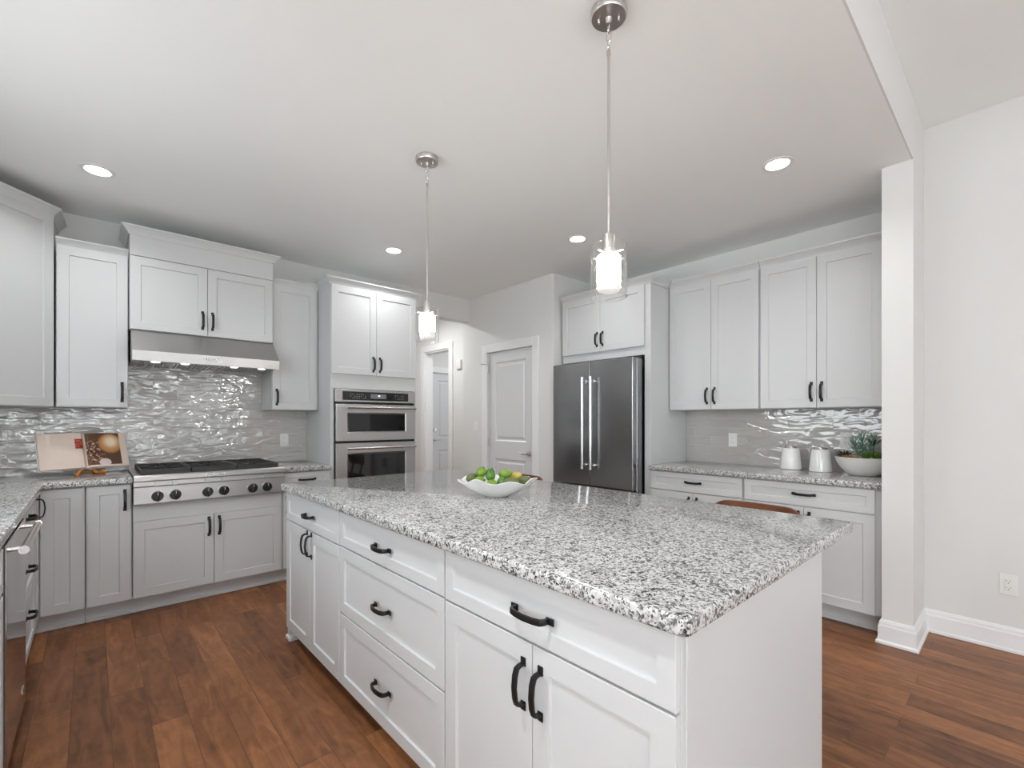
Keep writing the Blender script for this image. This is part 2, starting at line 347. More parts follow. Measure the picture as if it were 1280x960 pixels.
def panel_slab(bm, w, h, t, panels, depth=0.007, slope=0.004, raised=False, edge=0.0015):
    """slab x 0..w, z 0..h, front at y=-t, back at y=0; recessed rectangles panels=(x0,x1,z0,z1)."""
    xs = sorted({edge, w-edge} | {p[0] for p in panels} | {p[1] for p in panels})
    zs = sorted({edge, h-edge} | {p[2] for p in panels} | {p[3] for p in panels})
    G = {}
    def gv(x, z):
        k = (round(x, 5), round(z, 5))
        if k not in G: G[k] = bm.verts.new((x, -t, z))
        return G[k]
    for i in range(len(xs)-1):
        for j in range(len(zs)-1):
            cx, cz = (xs[i]+xs[i+1])/2, (zs[j]+zs[j+1])/2
            if any(p[0] < cx < p[1] and p[2] < cz < p[3] for p in panels): continue
            bm.faces.new((gv(xs[i], zs[j]), gv(xs[i+1], zs[j]), gv(xs[i+1], zs[j+1]), gv(xs[i], zs[j+1])))
    for p in panels:
        px = [x for x in xs if p[0]-1e-6 <= x <= p[1]+1e-6]; pz = [z for z in zs if p[2]-1e-6 <= z <= p[3]+1e-6]
        ring = [(x, p[2]) for x in px] + [(p[1], z) for z in pz[1:]] + [(x, p[3]) for x in px[::-1][1:]] + [(p[0], z) for z in pz[::-1][1:-1]]
        outer = [gv(*q) for q in ring]
        def inset(s, y):
            return [bm.verts.new((min(max(x, p[0]+s), p[1]-s), y, min(max(z, p[2]+s), p[3]-s))) for x, z in ring]
        levels = [inset(slope, -t+depth)]
        if raised: levels += [inset(slope+0.022, -t+depth), inset(slope+0.036, -t+0.001)]
        prev = outer
        for lv in levels:
            for a in range(len(ring)):
                b_ = (a+1) % len(ring)
                try: bm.faces.new((prev[a], prev[b_], lv[b_], lv[a]))
                except ValueError: pass
            prev = lv
        bm.faces.new(prev)
    # rim and sides, back
    def rect(x0, x1, z0, z1, y): return [bm.verts.new((x0, y, z0)), bm.verts.new((x1, y, z0)), bm.verts.new((x1, y, z1)), bm.verts.new((x0, y, z1))]
    fr = rect(edge, w-edge, edge, h-edge, -t); o1 = rect(0, w, 0, h, -t+edge); bk = rect(0, w, 0, h, 0)
    for a, b_ in ((fr, o1), (o1, bk)):
        for i in range(4):
            j = (i+1) % 4; bm.faces.new((a[i], a[j], b_[j], b_[i]))
    bm.faces.new(bk[::-1])
    bmesh.ops.remove_doubles(bm, verts=bm.verts[:], dist=1e-5)
    return bm

def tag(o, label, cat, group=None):
    o['label'] = label; o['category'] = cat
    if group: o['group'] = group
    return o
def empty(name, loc, rz=0, label=None, cat=None, group=None):
    o = bpy.data.objects.new(name, None); COL.objects.link(o); o.location = loc; o.rotation_euler = (0, 0, rz)
    o.empty_display_size = 0.1
    if label: tag(o, label, cat, group)
    return o
def struct(o): o['kind'] = 'structure'; return o

# ------------------------------------------------------------------ room shell
XL, YB, XF, XR = -0.87, 4.52, 4.09, 3.795        # left wall, range wall, fridge wall, right wall of the next room
CZ, CZ2, SY0, SY1, SX = 2.743, 3.07, 0.42, 0.56, 3.395
struct(obj('floor', box(-3.2, 6.2, YR-0.15, 7.2, -0.1, 0), 'hardwood'))
struct(obj('ceiling', box(XL-0.15, 6.2, SY0+0.008, 7.2, CZ, CZ2+0.15), 'ceiling_paint'))
struct(obj('ceiling', box(-3.2, XR+0.15, YR-0.15, SY0, CZ2, CZ2+0.15), 'ceiling_paint'))
# header face dropping from the higher ceiling to the kitchen ceiling
struct(obj('wall_header', box(-3.2, XR+0.15, SY0, SY0+0.008, CZ, CZ2), 'wall_paint'))
# left kitchen wall with the window opening over the sink
WY0, WY1, WZ0, WZ1 = 1.35, 3.05, 1.11, 2.33
bm = bmesh.new()
bx(bm, XL-0.15, XL, SY0-0.15, WY0, 0, CZ); bx(bm, XL-0.15, XL, WY1, YB+0.15, 0, CZ)
bx(bm, XL-0.15, XL, WY0, WY1, 0, WZ0); bx(bm, XL-0.15, XL, WY0, WY1, WZ1, CZ)
bx(bm, -3.2, XL-0.15, SY0-0.15, SY0, 0, CZ)
struct(obj('wall_left', bm, 'wall_paint'))
# left wall of the room behind, rear wall
bm = bmesh.new()
def wall_with_holes_x(bm, x0, x1, ya, yb, holes, zt):
    ys = [ya] + [v for h in holes for v in h[:2]] + [yb]
    for i in range(0, len(ys), 2): bx(bm, x0, x1, ys[i], ys[i+1], 0, zt)
    for h in holes: bx(bm, x0, x1, h[0], h[1], 0, h[2]); bx(bm, x0, x1, h[0], h[1], h[3], zt)
wall_with_holes_x(bm, -3.2, -3.05, YR-0.15, SY0-0.15, [(-3.35, -2.05, 0.5, 2.6), (-1.65, -0.35, 0.5, 2.6)], CZ2)
struct(obj('wall_left', bm, 'wall_paint'))
bm = bmesh.new(); xs = [-3.05]
for wx, ww in REAR_W: xs += [wx-ww/2, wx+ww/2]
xs += [XR]
for i in range(0, len(xs), 2): bx(bm, xs[i], xs[i+1], YR-0.15, YR, 0, CZ2)
for wx, ww in REAR_W:
    bx(bm, wx-ww/2, wx+ww/2, YR-0.15, YR, 0, 0.08); bx(bm, wx-ww/2, wx+ww/2, YR-0.15, YR, 2.6, CZ2)
struct(obj('wall_rear', bm, 'wall_paint'))
struct(obj('wall_right', box(XR, XR+0.15, YR-0.15, SY0, 0, CZ2), 'wall_paint'))
struct(obj('wall_stub', box(SX, XF+0.15, SY0, SY1, 0, CZ), 'wall_paint'))
struct(obj('wall_fridge', box(XF, XF+0.15, SY1, 3.13, 0, CZ), 'wall_paint'))
PX, PY0, PY1 = 3.385, 3.13, 4.634                 # pantry wall
DY0, DY1, DZ = 3.42, 4.165, 2.06
bm = bmesh.new()
bx(bm, PX, PX+0.12, PY0, DY0, 0, CZ); bx(bm, PX, PX+0.12, DY1, PY1, 0, CZ); bx(bm, PX, PX+0.12, DY0, DY1, DZ, CZ)
bx(bm, PX+0.12, XF+0.15, PY0, PY0+0.12, 0, CZ); bx(bm, PX+0.12, 4.6, PY1-0.12, PY1, 0, CZ)
struct(obj('wall_pantry', bm, 'wall_paint'))
struct(obj('wall_pantry', box(PX+0.125, 4.6, PY0+0.12, PY1-0.125, 0.002, 2.6), 'gap_shade')).name = 'closet_shade_block'  # solid dark block, its colour stands in for shade inside the closet
# range wall, then the header over the hall opening
OX = 2.34
struct(obj('wall_back', box(XL-0.15, OX, YB, PY1, 0, CZ), 'wall_paint'))
struct(obj('wall_beam', box(OX, PX, YB, PY1, 2.475, CZ), 'wall_paint'))
# hall beyond: wall with cased opening, far wall with a door
HX, HY0, HY1, HZ = 3.62, 5.28, 5.912, 2.275
bm = bmesh.new()
bx(bm, HX, HX+0.12, PY1, HY0, 0, CZ); bx(bm, HX, HX+0.12, HY1, 7.0, 0, CZ); bx(bm, HX, HX+0.12, HY0, HY1, HZ, CZ)
struct(obj('wall_hall', bm, 'wall_paint'))
bm = bmesh.new(); bx(bm, 1.6, 1.72, PY1, 7.0, 0, CZ); bx(bm, 1.6, HX, 7.0, 7.12, 0, CZ)
struct(obj('wall_hall', bm, 'wall_paint'))
FX0, FX1 = 4.0, 4.81
bm = bmesh.new()
bx(bm, HX+0.12, FX0, 6.33, 6.45, 0, CZ); bx(bm, FX1, 6.0, 6.33, 6.45, 0, CZ); bx(bm, FX0, FX1, 6.33, 6.45, 2.05, CZ)
bx(bm, 6.0, 6.12, PY1, 6.45, 0, CZ); 
struct(obj('wall_far', bm, 'wall_paint'))
# hall brightness comes from added, unseen ceiling lamps built further down

# ------------------------------------------------------------------ windows (frames in the openings)
def window_frame(name, axis, a0, a1, z0, z1, pos, inner):
    bm = bmesh.new(); t = 0.05
    def b(u0, u1, z_0, z_1, d0, d1):
        if axis == 'x': bx(bm, d0, d1, u0, u1, z_0, z_1, 0.003)
        else: bx(bm, u0, u1, d0, d1, z_0, z_1, 0.003)
    d0, d1 = pos-0.03, pos+0.03
    b(a0, a0+t, z0, z1, d0, d1); b(a1-t, a1, z0, z1, d0, d1); b(a0+t, a1-t, z0, z0+t, d0, d1); b(a0+t, a1-t, z1-t, z1, d0, d1)
    mid = (z0+z1)/2; b(a0+t, a1-t, mid-0.02, mid+0.02, d0+0.005, d1-0.005)
    if a1-a0 > 1.2: b((a0+a1)/2-0.025, (a0+a1)/2+0.025, z0+t, z1-t, d0+0.005, d1-0.005)
    # casing on the room side
    c = 0.09; e0, e1 = (inner, inner+0.018)
    b(a0-c, a0, z0-c, z1+c, e0, e1); b(a1, a1+c, z0-c, z1+c, e0, e1); b(a0, a1, z1, z1+c, e0, e1); b(a0, a1, z0-c, z0, e0, e1)
    return struct(obj(name, bm, 'trim_paint'))
window_frame('window_1', 'x', WY0, WY1, WZ0, WZ1, XL-0.06, XL)
for i, wy in enumerate((-2.7, -1.0)): window_frame('window_%d' % (i+2), 'x', wy-0.65, wy+0.65, 0.5, 2.6, -3.11+0.02, -3.05)
for i, (wx, ww) in enumerate(REAR_W): window_frame('window_%d' % (i+4), 'y', wx-ww/2, wx+ww/2, 0.08, 2.6, YR-0.04, YR)

# ------------------------------------------------------------------ baseboards and casings
BB = [(0, 0), (0.026, 0), (0.026, 0.012), (0.016, 0.02), (0.015, 0.098), (0.011, 0.108), (0.011, 0.118), (0.006, 0.132), (0, 0.134)]
struct(obj('baseboard_right', extrude_profile(bmesh.new(), [(3.46, SY1), (SX, SY1), (SX, SY0), (XR, SY0), (XR, YR)], BB), 'trim_paint'))
struct(obj('baseboard_pantry', extrude_profile(bmesh.new(), [(PX, PY0), (PX, DY0-0.09)], BB), 'trim_paint'))
struct(obj('baseboard_pantry', extrude_profile(bmesh.new(), [(PX, DY1+0.09), (PX, PY1)], BB), 'trim_paint'))
struct(obj('baseboard_hall', extrude_profile(bmesh.new(), [(HX, PY1+0.0), (HX, HY0-0.09)], BB), 'trim_paint'))
def casing(name, p0, p1, zt, w=0.09, t=0.018, side=1):
    """door casing on a plane; p0,p1 = opening ends (x,y); out = right of travel p0->p1"""
    d = (Vector(p1)-Vector(p0)).normalized(); o = Vector((d.y, -d.x))
    bm = bmesh.new()
    def quad(a, b, z0, z1):
        A = Vector(p0)+d*a; B = Vector(p0)+d*b
        pts = [A, B, B+o*t, A+o*t]
        lo = [bm.verts.new((p.x, p.y, z0)) for p in pts]; hi = [bm.verts.new((p.x, p.y, z1)) for p in pts]
        bm.faces.new(lo); bm.faces.new(hi[::-1])
        for i in range(4): j = (i+1) % 4; bm.faces.new((lo[i], lo[j], hi[j], hi[i]))
    L = (Vector(p1)-Vector(p0)).length
    quad(-w, 0, 0, zt+w); quad(L, L+w, 0, zt+w); quad(0, L, zt, zt+w)
    es = bm.edges[:]; bmesh.ops.bevel(bm, geom=es, offset=0.004, segments=2, profile=0.5, affect='EDGES')
    return struct(obj(name, bm, 'trim_paint'))
casing('trim_1', (PX, DY1), (PX, DY0), DZ)
casing('trim_2', (HX, HY1), (HX, HY0), HZ)
casing('trim_3', (FX0, 6.33), (FX1, 6.33), 2.05)
# jamb lining of the hall opening
bm = bmesh.new(); bx(bm, HX-0.001, HX+0.125, HY1-0.018, HY1+0.001, 0, HZ); bx(bm, HX-0.001, HX+0.125, HY0-0.001, HY0+0.018, 0, HZ); bx(bm, HX-0.001, HX+0.125, HY0+0.018, HY1-0.018, HZ-0.018, HZ)
struct(obj('trim_4', bm, 'trim_paint'))

# ------------------------------------------------------------------ interior doors
def lever(parent, x, z, t, flip=1, name='door_handle'):
    bm = bmesh.new(); cyl(bm, (0, -t, 0), (0, -t-0.012, 0), 0.031, 0.027); cyl(bm, (0, -t-0.01, 0), (0, -t-0.05, 0), 0.011)
    tube(bm, [(0, -t-0.048, 0), (-0.03*flip, -t-0.052, 0.003), (-0.07*flip, -t-0.048, -0.003), (-0.105*flip, -t-0.04, 0.012)], [0.010, 0.009, 0.007, 0.006], 12)
    o = obj(name, bm, 'nickel', parent, (x, 0, z), smooth=True); return o
w_ = DY1-DY0-0.006
d1 = struct(empty('door_1', (PX+0.016, DY1-0.003, 0.01), -PI/2))
H = DZ-0.013
obj('door_panel', panel_slab(bmesh.new(), w_, H, 0.035, [(0.115, w_-0.115, 0.24, 0.845), (0.115, w_-0.115, 1.045, H-0.115)], depth=0.010, slope=0.012, raised=True), 'door_paint', d1, (0, 0.035, 0))
lever(d1, w_-0.07, 0.925, 0.0, 1)
for hz in (0.2, 1.03, 1.87):
    bm = bmesh.new(); cyl(bm, (-0.003, -0.006, -0.045), (-0.003, -0.006, 0.045), 0.0065); bx(bm, -0.003, 0.02, -0.002, 0.001, -0.045, 0.045)
    obj('hinge', bm, 'nickel', d1, (0, -0.014 if hz < 1.8 else -0.014, hz), smooth=True)
bm = bmesh.new(); tube(bm, [(-0.003, -0.02, 0), (-0.03, -0.05, 0.002), (-0.055, -0.06, 0.004)], 0.004, 8); cyl(bm, (-0.055, -0.06, 0.004), (-0.062, -0.063, 0.005), 0.009)
obj('door_stop', bm, 'nickel', d1, (0, 0, 1.92), smooth=True)
w2 = FX1-FX0-0.006
d2 = struct(empty('door_2', (FX0+0.003, 6.375, 0.01), 0))
obj('door_panel', panel_slab(bmesh.new(), w2, 2.035, 0.035, [(0.12, w2-0.12, 0.24, 0.80), (0.12, w2-0.12, 0.99, 1.92)], depth=0.010, slope=0.012, raised=True), 'door_paint', d2, (0, 0, 0))
lever(d2, 0.065, 0.96, 0.035, -1)
bm = bmesh.new(); cyl(bm, (0, -0.035, 0), (0, -0.05, 0), 0.03, 0.025); cyl(bm, (0, -0.05, 0), (0, -0.056, 0), 0.016)
obj('deadbolt', bm, 'nickel', d2, (0.065, 0, 1.13), smooth=True)

# ------------------------------------------------------------------ cabinet kit
def handle_bm():
    bm = bmesh.new(); L = 0.0675; hw = 0.0082
    # path in (z, out); sections are rectangles hw wide and th thick
    pts = [(-0.052, 0.002), (-0.0515, 0.016), (-0.047, 0.0255), (-0.030, 0.0315), (0, 0.0345), (0.030, 0.0315), (0.047, 0.0255), (0.0515, 0.016), (0.052, 0.002)]
    rings = []
    for i, (z, o) in enumerate(pts):
        a = pts[max(0, i-1)]; b = pts[min(len(pts)-1, i+1)]
        t = Vector((b[0]-a[0], b[1]-a[1])).normalized(); n = Vector((-t.y, t.x)); th = 0.0034
        h = hw*(1.0 if 1 < i < 7 else 0.9)
        rings.append([bm.verts.new((sx*h, -(o+n.y*s*th), z+n.x*s*th)) for sx, s in ((-1, -1), (1, -1), (1, 1), (-1, 1))])
    for a, b in zip(rings, rings[1:]):
        for k in range(4): l = (k+1) % 4; bm.faces.new((a[k], a[l], b[l], b[k]))
    bm.faces.new(rings[0]); bm.faces.new(rings[-1])
    bmesh.ops.recalc_face_normals(bm, faces=bm.faces[:])
    bmesh.ops.bevel(bm, geom=[e for e in bm.edges if len(e.link_faces) == 2 and e.calc_face_angle(0) > 0.9], offset=0.0008, segments=2, profile=0.5, affect='EDGES')
    for s in (-1, 1):
        bx(bm, -0.0092, 0.0092, -0.0038, 0, *sorted((s*0.046, s*0.070)), 0.0016, 2)
    return bm
HANDLE = None
def handle(parent, x, z, t=0.02, horiz=False, k=1.0):
    global HANDLE
    loc = (x, -t, z); rot = (0, PI/2, 0) if horiz else (0, 0, 0)
    if HANDLE is None:
        HANDLE = obj('handle', handle_bm(), 'bronze', parent, loc, rot, smooth=True); h = HANDLE
    else: h = share(HANDLE, 'handle', parent, loc, rot)
    h.scale = (1, 1, k)
    return h
RS = 0.057
def shaker(kind, parent, x0, x1, z0, z1, hd=None, rail=RS, mat='cabinet_paint', g=0.0015, y=0.0):
    """hd: ('l'|'r'|'c', z) vertical pull near left/right stile at height z; 'c' = horizontal centred"""
    w_, h_ = x1-x0-2*g, z1-z0-2*g
    r = min(rail, h_*0.3, w_*0.35)
    o = obj(kind, panel_slab(bmesh.new(), w_, h_, 0.02, [(r, w_-r, r, h_-r)], depth=0.008, slope=0.003), mat, parent, (x0+g, y, z0+g))
    if hd:
        s, z = hd[0], hd[1]
        if s == 'l': handle(o, 0.03, z-z0-g)
        elif s == 'r': handle(o, w_-0.03, z-z0-g)
        elif s == 'c': handle(o, w_/2, z-z0-g, horiz=True, k=hd[2] if len(hd) > 2 else 1.0)
    return o
def body(parent, w_, d, z0, z1, mat='cabinet_paint', name='body'):
    return obj(name, box(0, w_, 0, d, z0, z1, 0.001), mat, parent)
CR = [(0, 0.0), (0.008, 0.0), (0.010, 0.008), (0.018, 0.022), (0.034, 0.040), (0.046, 0.050), (0.048, 0.060), (0, 0.060)]
def crown(parent, w_, d, z, left=False, right=False, k=1.0, y=0.0, ext=(0.0, 0.0), dl=None, dr=None):
    path = [(0-ext[0], y), (w_+ext[1], y)]
    if left: path = [(0, dl if dl is not None else d)] + path
    if right: path = path + [(w_, dr if dr is not None else d)]
    return obj('crown_molding', extrude_profile(bmesh.new(), path, [(a*k, z+b*k) for a, b in CR]), 'cabinet_paint', parent)
def toekick(parent, w_, d, rec=0.075, x0=0.0):
    bm = bmesh.new(); bx(bm, x0-0.0018, w_+0.0018, rec, d, 0.0, 0.116); bx(bm, x0-0.0018, w_+0.0018, rec-0.014, rec, 0.0, 0.020, 0.003)
    return obj('toe_kick', bm, 'cabinet_paint', parent)
    return obj('toe_kick', bm, 'cabinet_paint', parent)
Z0, ZC, ZT = 0.116, 0.876, 0.914

# ---- range wall, base units (face looks to -Y); box front at Y = 3.93, door fronts 3.91
YF = 3.93; DB = YB-YF-0.002
def base_back(name, x0, x1, label):
    e = empty(name, (x0, YF, 0), 0, label, 'cabinet'); return e, x1-x0
e, W = base_back('corner_base_cabinet', -0.255, -0.034, 'white corner base cabinet with tall recessed door below the open cookbook')
bm = bmesh.new(); bx(bm, -0.61, 0.221, 0.0, DB, Z0, ZC, 0.001); bx(bm, -0.61, 0.0, -0.248, 0.0, Z0, ZC, 0.001)
obj('body', bm, 'cabinet_paint', e)
bm = bmesh.new(); bx(bm, -0.075, 0.221, 0.075, DB, 0, Z0); bx(bm, -0.075, 0.221, 0.063, 0.075, 0, 0.022, 0.003); bx(bm, -0.61, -0.075, -0.248, DB, 0, Z0); bx(bm, -0.075, -0.063, -0.248, 0.063, 0, 0.022, 0.003)
obj('toe_kick', bm, 'cabinet_paint', e)
shaker('door', e, 0.024, 0.213, Z0, ZC-0.006)
# leaf on the left run, facing +X
lf = obj('door', panel_slab(bmesh.new(), 0.222, 0.752, 0.02, [(0.055, 0.167, 0.055, 0.697)], depth=0.008, slope=0.003), 'cabinet_paint', e, (0.0, -0.244, Z0+0.002), (0, 0, PI/2))
handle(lf, 0.075, 0.665)

e, W = base_back('narrow_base_cabinet', -0.030, 0.192, 'narrow white base cabinet with one tall door, left of the cooktop')
body(e, W, DB, Z0, ZC); toekick(e, W, DB)
shaker('door', e, 0.004, W-0.004, Z0, ZC-0.006, ('r', 0.769))

e, W = base_back('cooktop_base_cabinet', 0.196, 1.103, 'wide white two-door base cabinet directly under the gas cooktop')
body(e, W, DB, Z0, 0.735); toekick(e, W, DB)
obj('front_rail', box(0.002, W-0.002, -0.014, 0, 0.618, 0.735, 0.001), 'cabinet_paint', e)
shaker('door', e, 0.002, W/2, Z0, 0.618, ('r', 0.53)); shaker('door', e, W/2, W-0.002, Z0, 0.618, ('l', 0.53))

e, W = base_back('drawer_base_cabinet', 1.107, 1.483, 'narrow white drawer cabinet between the cooktop and the oven tower')
body(e, W, DB, Z0, ZC); toekick(e, W, DB)
shaker('drawer', e, 0.004, W-0.004, 0.725, ZC-0.006, ('c', 0.808), rail=0.04)
shaker('door', e, 0.004, W-0.004, Z0, 0.72, ('l', 0.62))

# ---- left run (faces +X): local x -> +Y ; box front X = -0.255
XLF = -0.255; DL = XLF-XL-0.002
e = empty('drawer_stack_cabinet', (XLF, 2.874, 0), PI/2, 'white three-drawer cabinet between the dishwasher and the corner', 'cabinet')
W = 0.766
body(e, W, DL, Z0, ZC); toekick(e, W, DL)
for za, zb, zh in ((0.725, 0.870, 0.81), (0.425, 0.720, 0.56), (Z0, 0.420, 0.335)):
    shaker('drawer', e, 0.002, W-0.002, za, zb, ('c', zh), rail=0.04)
e = empty('sink_base_cabinet', (XLF+0.02, 1.16, 0), PI/2, 'white sink base cabinet at the very left edge, nearer than the dishwasher', 'cabinet')
W = 1.105
body(e, W, DL+0.02, Z0, ZC); toekick(e, W, DL)
shaker('drawer_front', e, 0.035, W-0.035, 0.725, 0.868, None, rail=0.04)
shaker('door', e, 0.035, W/2, Z0+0.01, 0.715, ('r', 0.62)); shaker('door', e, W/2, W-0.035, Z0+0.01, 0.715, ('l', 0.62))

# dishwasher
e = empty('dishwasher', (XLF, 2.268, 0), PI/2, 'stainless steel dishwasher with a bar handle, under the left counter', 'dishwasher'); W = 0.603
obj('body', box(0.002, W-0.002, 0, 0.55, 0.09, 0.868), 'black_plastic', e)
obj('kick_plate', box(0.01, W-0.01, 0.05, 0.07, 0.0, 0.09), 'black_plastic', e)
obj('door', box(0.004, W-0.004, -0.044, -0.002, 0.118, 0.868, 0.003, 2), 'steel_mirror', e)
bm = bmesh.new(); cyl(bm, (0.03, -0.082, 0), (W-0.03, -0.082, 0), 0.0125)
for x in (0.06, W-0.075): cyl(bm, (x, -0.03, 0), (x, -0.082, 0), 0.008)
for x in (0.03, W-0.03): cyl(bm, (x-0.006, -0.082, 0), (x+0.006, -0.082, 0), 0.0145)
obj('handle', bm, 'chrome', e, (0, 0, 0.842), smooth=True)
obj('badge', box(W-0.16, W-0.10, -0.0465, -0.044, 0.18, 0.192), 'chrome', e)

# ---- range wall uppers
def upper_back(name, x0, x1, yf, label):
    return empty(name, (x0, yf, 0), 0, label, 'cabinet', None), x1-x0
e, W = upper_back('upper_cabinet', -0.176, 0.187, 4.21, 'tall single-door wall cabinet between the corner cabinet and the range hood cabinet')
body(e, W, YB-4.21-0.002, 1.372, 2.44); crown(e, W, 0.3, 2.425, k=0.75, y=0.0)
shaker('door', e, 0.003, W-0.003, 1.375, 2.425, ('r', 1.48))
e, W = upper_back('hood_cabinet', 0.191, 1.103, 4.17, 'short two-door wall cabinet with tall fascia above the range hood')
D = YB-4.17-0.002
body(e, W, D, 1.918, 2.60)
obj('fascia', box(0, W, -0.020, 0, 2.435, 2.60, 0.0015), 'cabinet_paint', e)
crown(e, W, D, 2.575, True, True, 0.95, y=-0.020)
shaker('door', e, 0.002, W/2, 1.920, 2.432, ('r', 2.035)); shaker('door', e, W/2, W-0.002, 1.920, 2.432, ('l', 2.035))
e, W = upper_back('upper_cabinet', 1.107, 1.483, 4.21, 'single-door wall cabinet between the range hood and the oven tower')
body(e, W, YB-4.21-0.002, 1.372, 2.44); crown(e, W, 0.3, 2.425, k=0.75)
shaker('door', e, 0.003, W-0.02, 1.375, 2.425, ('l', 1.48))
# diagonal corner upper
S2 = math.sqrt(0.5)
LD = (YB-4.19) + 0.0
cxr, cyr = -0.181, 4.19                       # right end of the door face
flen = (4.19-(XL+0.35) ) and 0.53
e = empty('corner_upper_cabinet', (cxr-flen*S2, cyr-flen*S2, 0), PI/4, 'tall angled corner wall cabinet with heavy crown, left of the range hood', 'cabinet')
bm = bmesh.new(); R = Matrix.Rotation(-PI/4, 4, 'Z') @ Matrix.Translation((-(cxr-flen*S2), -(cyr-flen*S2), 0))
ins = 0.02
pA = Vector((cxr-flen*S2-ins*S2, cyr-flen*S2+ins*S2)); pB = Vector((cxr-ins*S2, cyr+ins*S2))
poly = [(pA.x, pA.y), (pB.x, pB.y), (cxr, cyr+0.02), (cxr, YB-0.002), (XL+0.002, YB-0.002), (XL+0.002, pA.y)]
poly = [(pA.x, pA.y), (pB.x, pB.y), (cxr, YB-0.002), (XL+0.002, YB-0.002), (XL+0.002, pA.y)]
prism(bm, poly, 1.372, 2.60); bm.transform(R)
obj('body', bm, 'cabinet_paint', e)
dd = obj('door', panel_slab(bmesh.new(), flen-0.006, 1.225, 0.02, [(RS, flen-0.006-RS, RS, 1.225-RS)], depth=0.008, slope=0.003), 'cabinet_paint', e, (0.003, 0.02, 1.374))
handle(dd, 0.035, 0.115)
bm = bmesh.new()
pr = [(a, 2.585+b*1.15) for a, b in CR]
extrude_profile(bm, [(XL+0.004, pA.y), (pA.x+0.01, pA.y), (pB.x, pB.y), (pB.x+0.001+ins*S2, YB-0.004)], pr); bm.transform(R)
obj('crown_molding', bm, 'cabinet_paint', e)

# ---- oven tower
e = empty('oven_cabinet', (1.487, YF, 0), 0, 'tall white oven cabinet holding the wall ovens, two doors at the top', 'cabinet'); W = 0.815
D = YB-YF-0.002
bm = bmesh.new(); bx(bm, 0, W, 0, D, 1.558, 2.455, 0.001); bx(bm, 0, W, 0, D, Z0, 0.50, 0.001)
bx(bm, 0, 0.03, 0, D, 0.50, 1.558); bx(bm, W-0.02, W, 0, D, 0.50, 1.558); bx(bm, 0.03, W-0.02, D-0.02, D, 0.50, 1.558)
obj('body', bm, 'cabinet_paint', e); toekick(e, W, D)
shaker('door', e, 0.002, W/2, 1.683, 2.438, ('r', 1.783)); shaker('door', e, W/2, W-0.002, 1.683, 2.438, ('l', 1.783))
shaker('drawer', e, 0.002, W-0.002, Z0, 0.48, ('c', 0.40))
crown(e, W, D, 2.435, True, True, 1.0, dl=0.22)

# wall oven + microwave combination
e = empty('wall_oven', (1.520, YF-0.002, 0), 0, 'stainless steel double wall oven with black glass doors and control panel', 'oven'); W = 0.762
obj('body', box(0.012, W-0.012, 0.004, 0.5, 0.512, 1.548), 'black_plastic', e)
obj('control_panel', box(0, W, -0.022, 0.0, 1.447, 1.553, 0.002), 'steel', e)
cp = obj('display_glass', box(0.062, 0.690, -0.0245, -0.021, 1.461, 1.536, 0.001), 'black_glass', e)
obj('display', box(0.315, 0.465, -0.0256, -0.0243, 1.478, 1.520), 'display', cp)
bm = bmesh.new(); bx(bm, 0.385, 0.405, -0.0262, -0.0254, 1.497, 1.509); obj('display_icon', bm, 'display_lit', cp)
for gx0, nx in ((0.13, 8), (0.555, 5)):
    bm = bmesh.new()
    for i in range(nx):
        for j in range(3):
            if (i*7+j*3) % 5 != 0: bx(bm, gx0+i*0.019, gx0+i*0.019+0.007, -0.0250, -0.0243, 1.478+j*0.016, 1.4805+j*0.016)
    obj('keypad', bm, 'silver_print', cp)
def oven_door(z0, z1, gz0, gz1, hz):
    d = obj('oven_door', None or panel_slab(bmesh.new(), W-0.008, z1-z0, 0.035, [(0.095, W-0.102, gz0-z0, gz1-z0)], depth=0.012, slope=0.010), 'steel', e, (0.004, 0.0, z0))
    obj('oven_window', box(0.106, W-0.113, -0.026, -0.0235, gz0-z0+0.011, gz1-z0-0.011), 'black_glass', d)
    bm = bmesh.new(); cyl(bm, (0.075, -0.085, 0), (W-0.03, -0.085, 0), 0.0115)
    for x in (0.095, W-0.06): cyl(bm, (x, -0.033, 0), (x, -0.085, 0), 0.008)
    obj('handle', bm, 'chrome', d, (0, 0, hz-z0), smooth=True)
    return d
oven_door(1.108, 1.425, 1.178, 1.352, 1.398)
oven_door(0.515, 1.088, 0.60, 1.003, 1.045)
obj('trim_strip', box(0, W, -0.01, 0.0, 1.427, 1.445), 'black_plastic', e)
obj('trim_strip', box(0, W, -0.01, 0.0, 1.089, 1.107), 'black_plastic', e)

# ---- range hood
e = empty('range_hood', (0.197, YB-0.004, 1.69), 0, 'slanted stainless steel under-cabinet range hood with four lamps', 'range hood'); W = 0.907
DH = YB-0.004-3.985
def xprism(bm, x0, x1, prof):
    a = [bm.verts.new((x0, y, z)) for y, z in prof]; b = [bm.verts.new((x1, y, z)) for y, z in prof]
    bm.faces.new(a); bm.faces.new(b[::-1])
    for i in range(len(prof)):
        j = (i+1) % len(prof); bm.faces.new((a[i], a[j], b[j], b[i]))
    return bm
bm = xprism(bmesh.new(), 0, W, [(0, 0.006), (-DH+0.03, 0.006), (-DH+0.026, 0), (-DH+0.008, 0), (-DH, 0.066), (-(YB-4.158), 0.224), (0, 0.224)])
obj('canopy', bm, 'steel', e)
bm = bmesh.new()
for i in range(30):
    x = 0.05+i*0.0275
    tube(bm, [(x, -DH+0.14, 0.005), (x+0.012, -0.06, 0.005)], 0.005, 6)
obj('baffle_filter', bm, 'steel_dark', e)
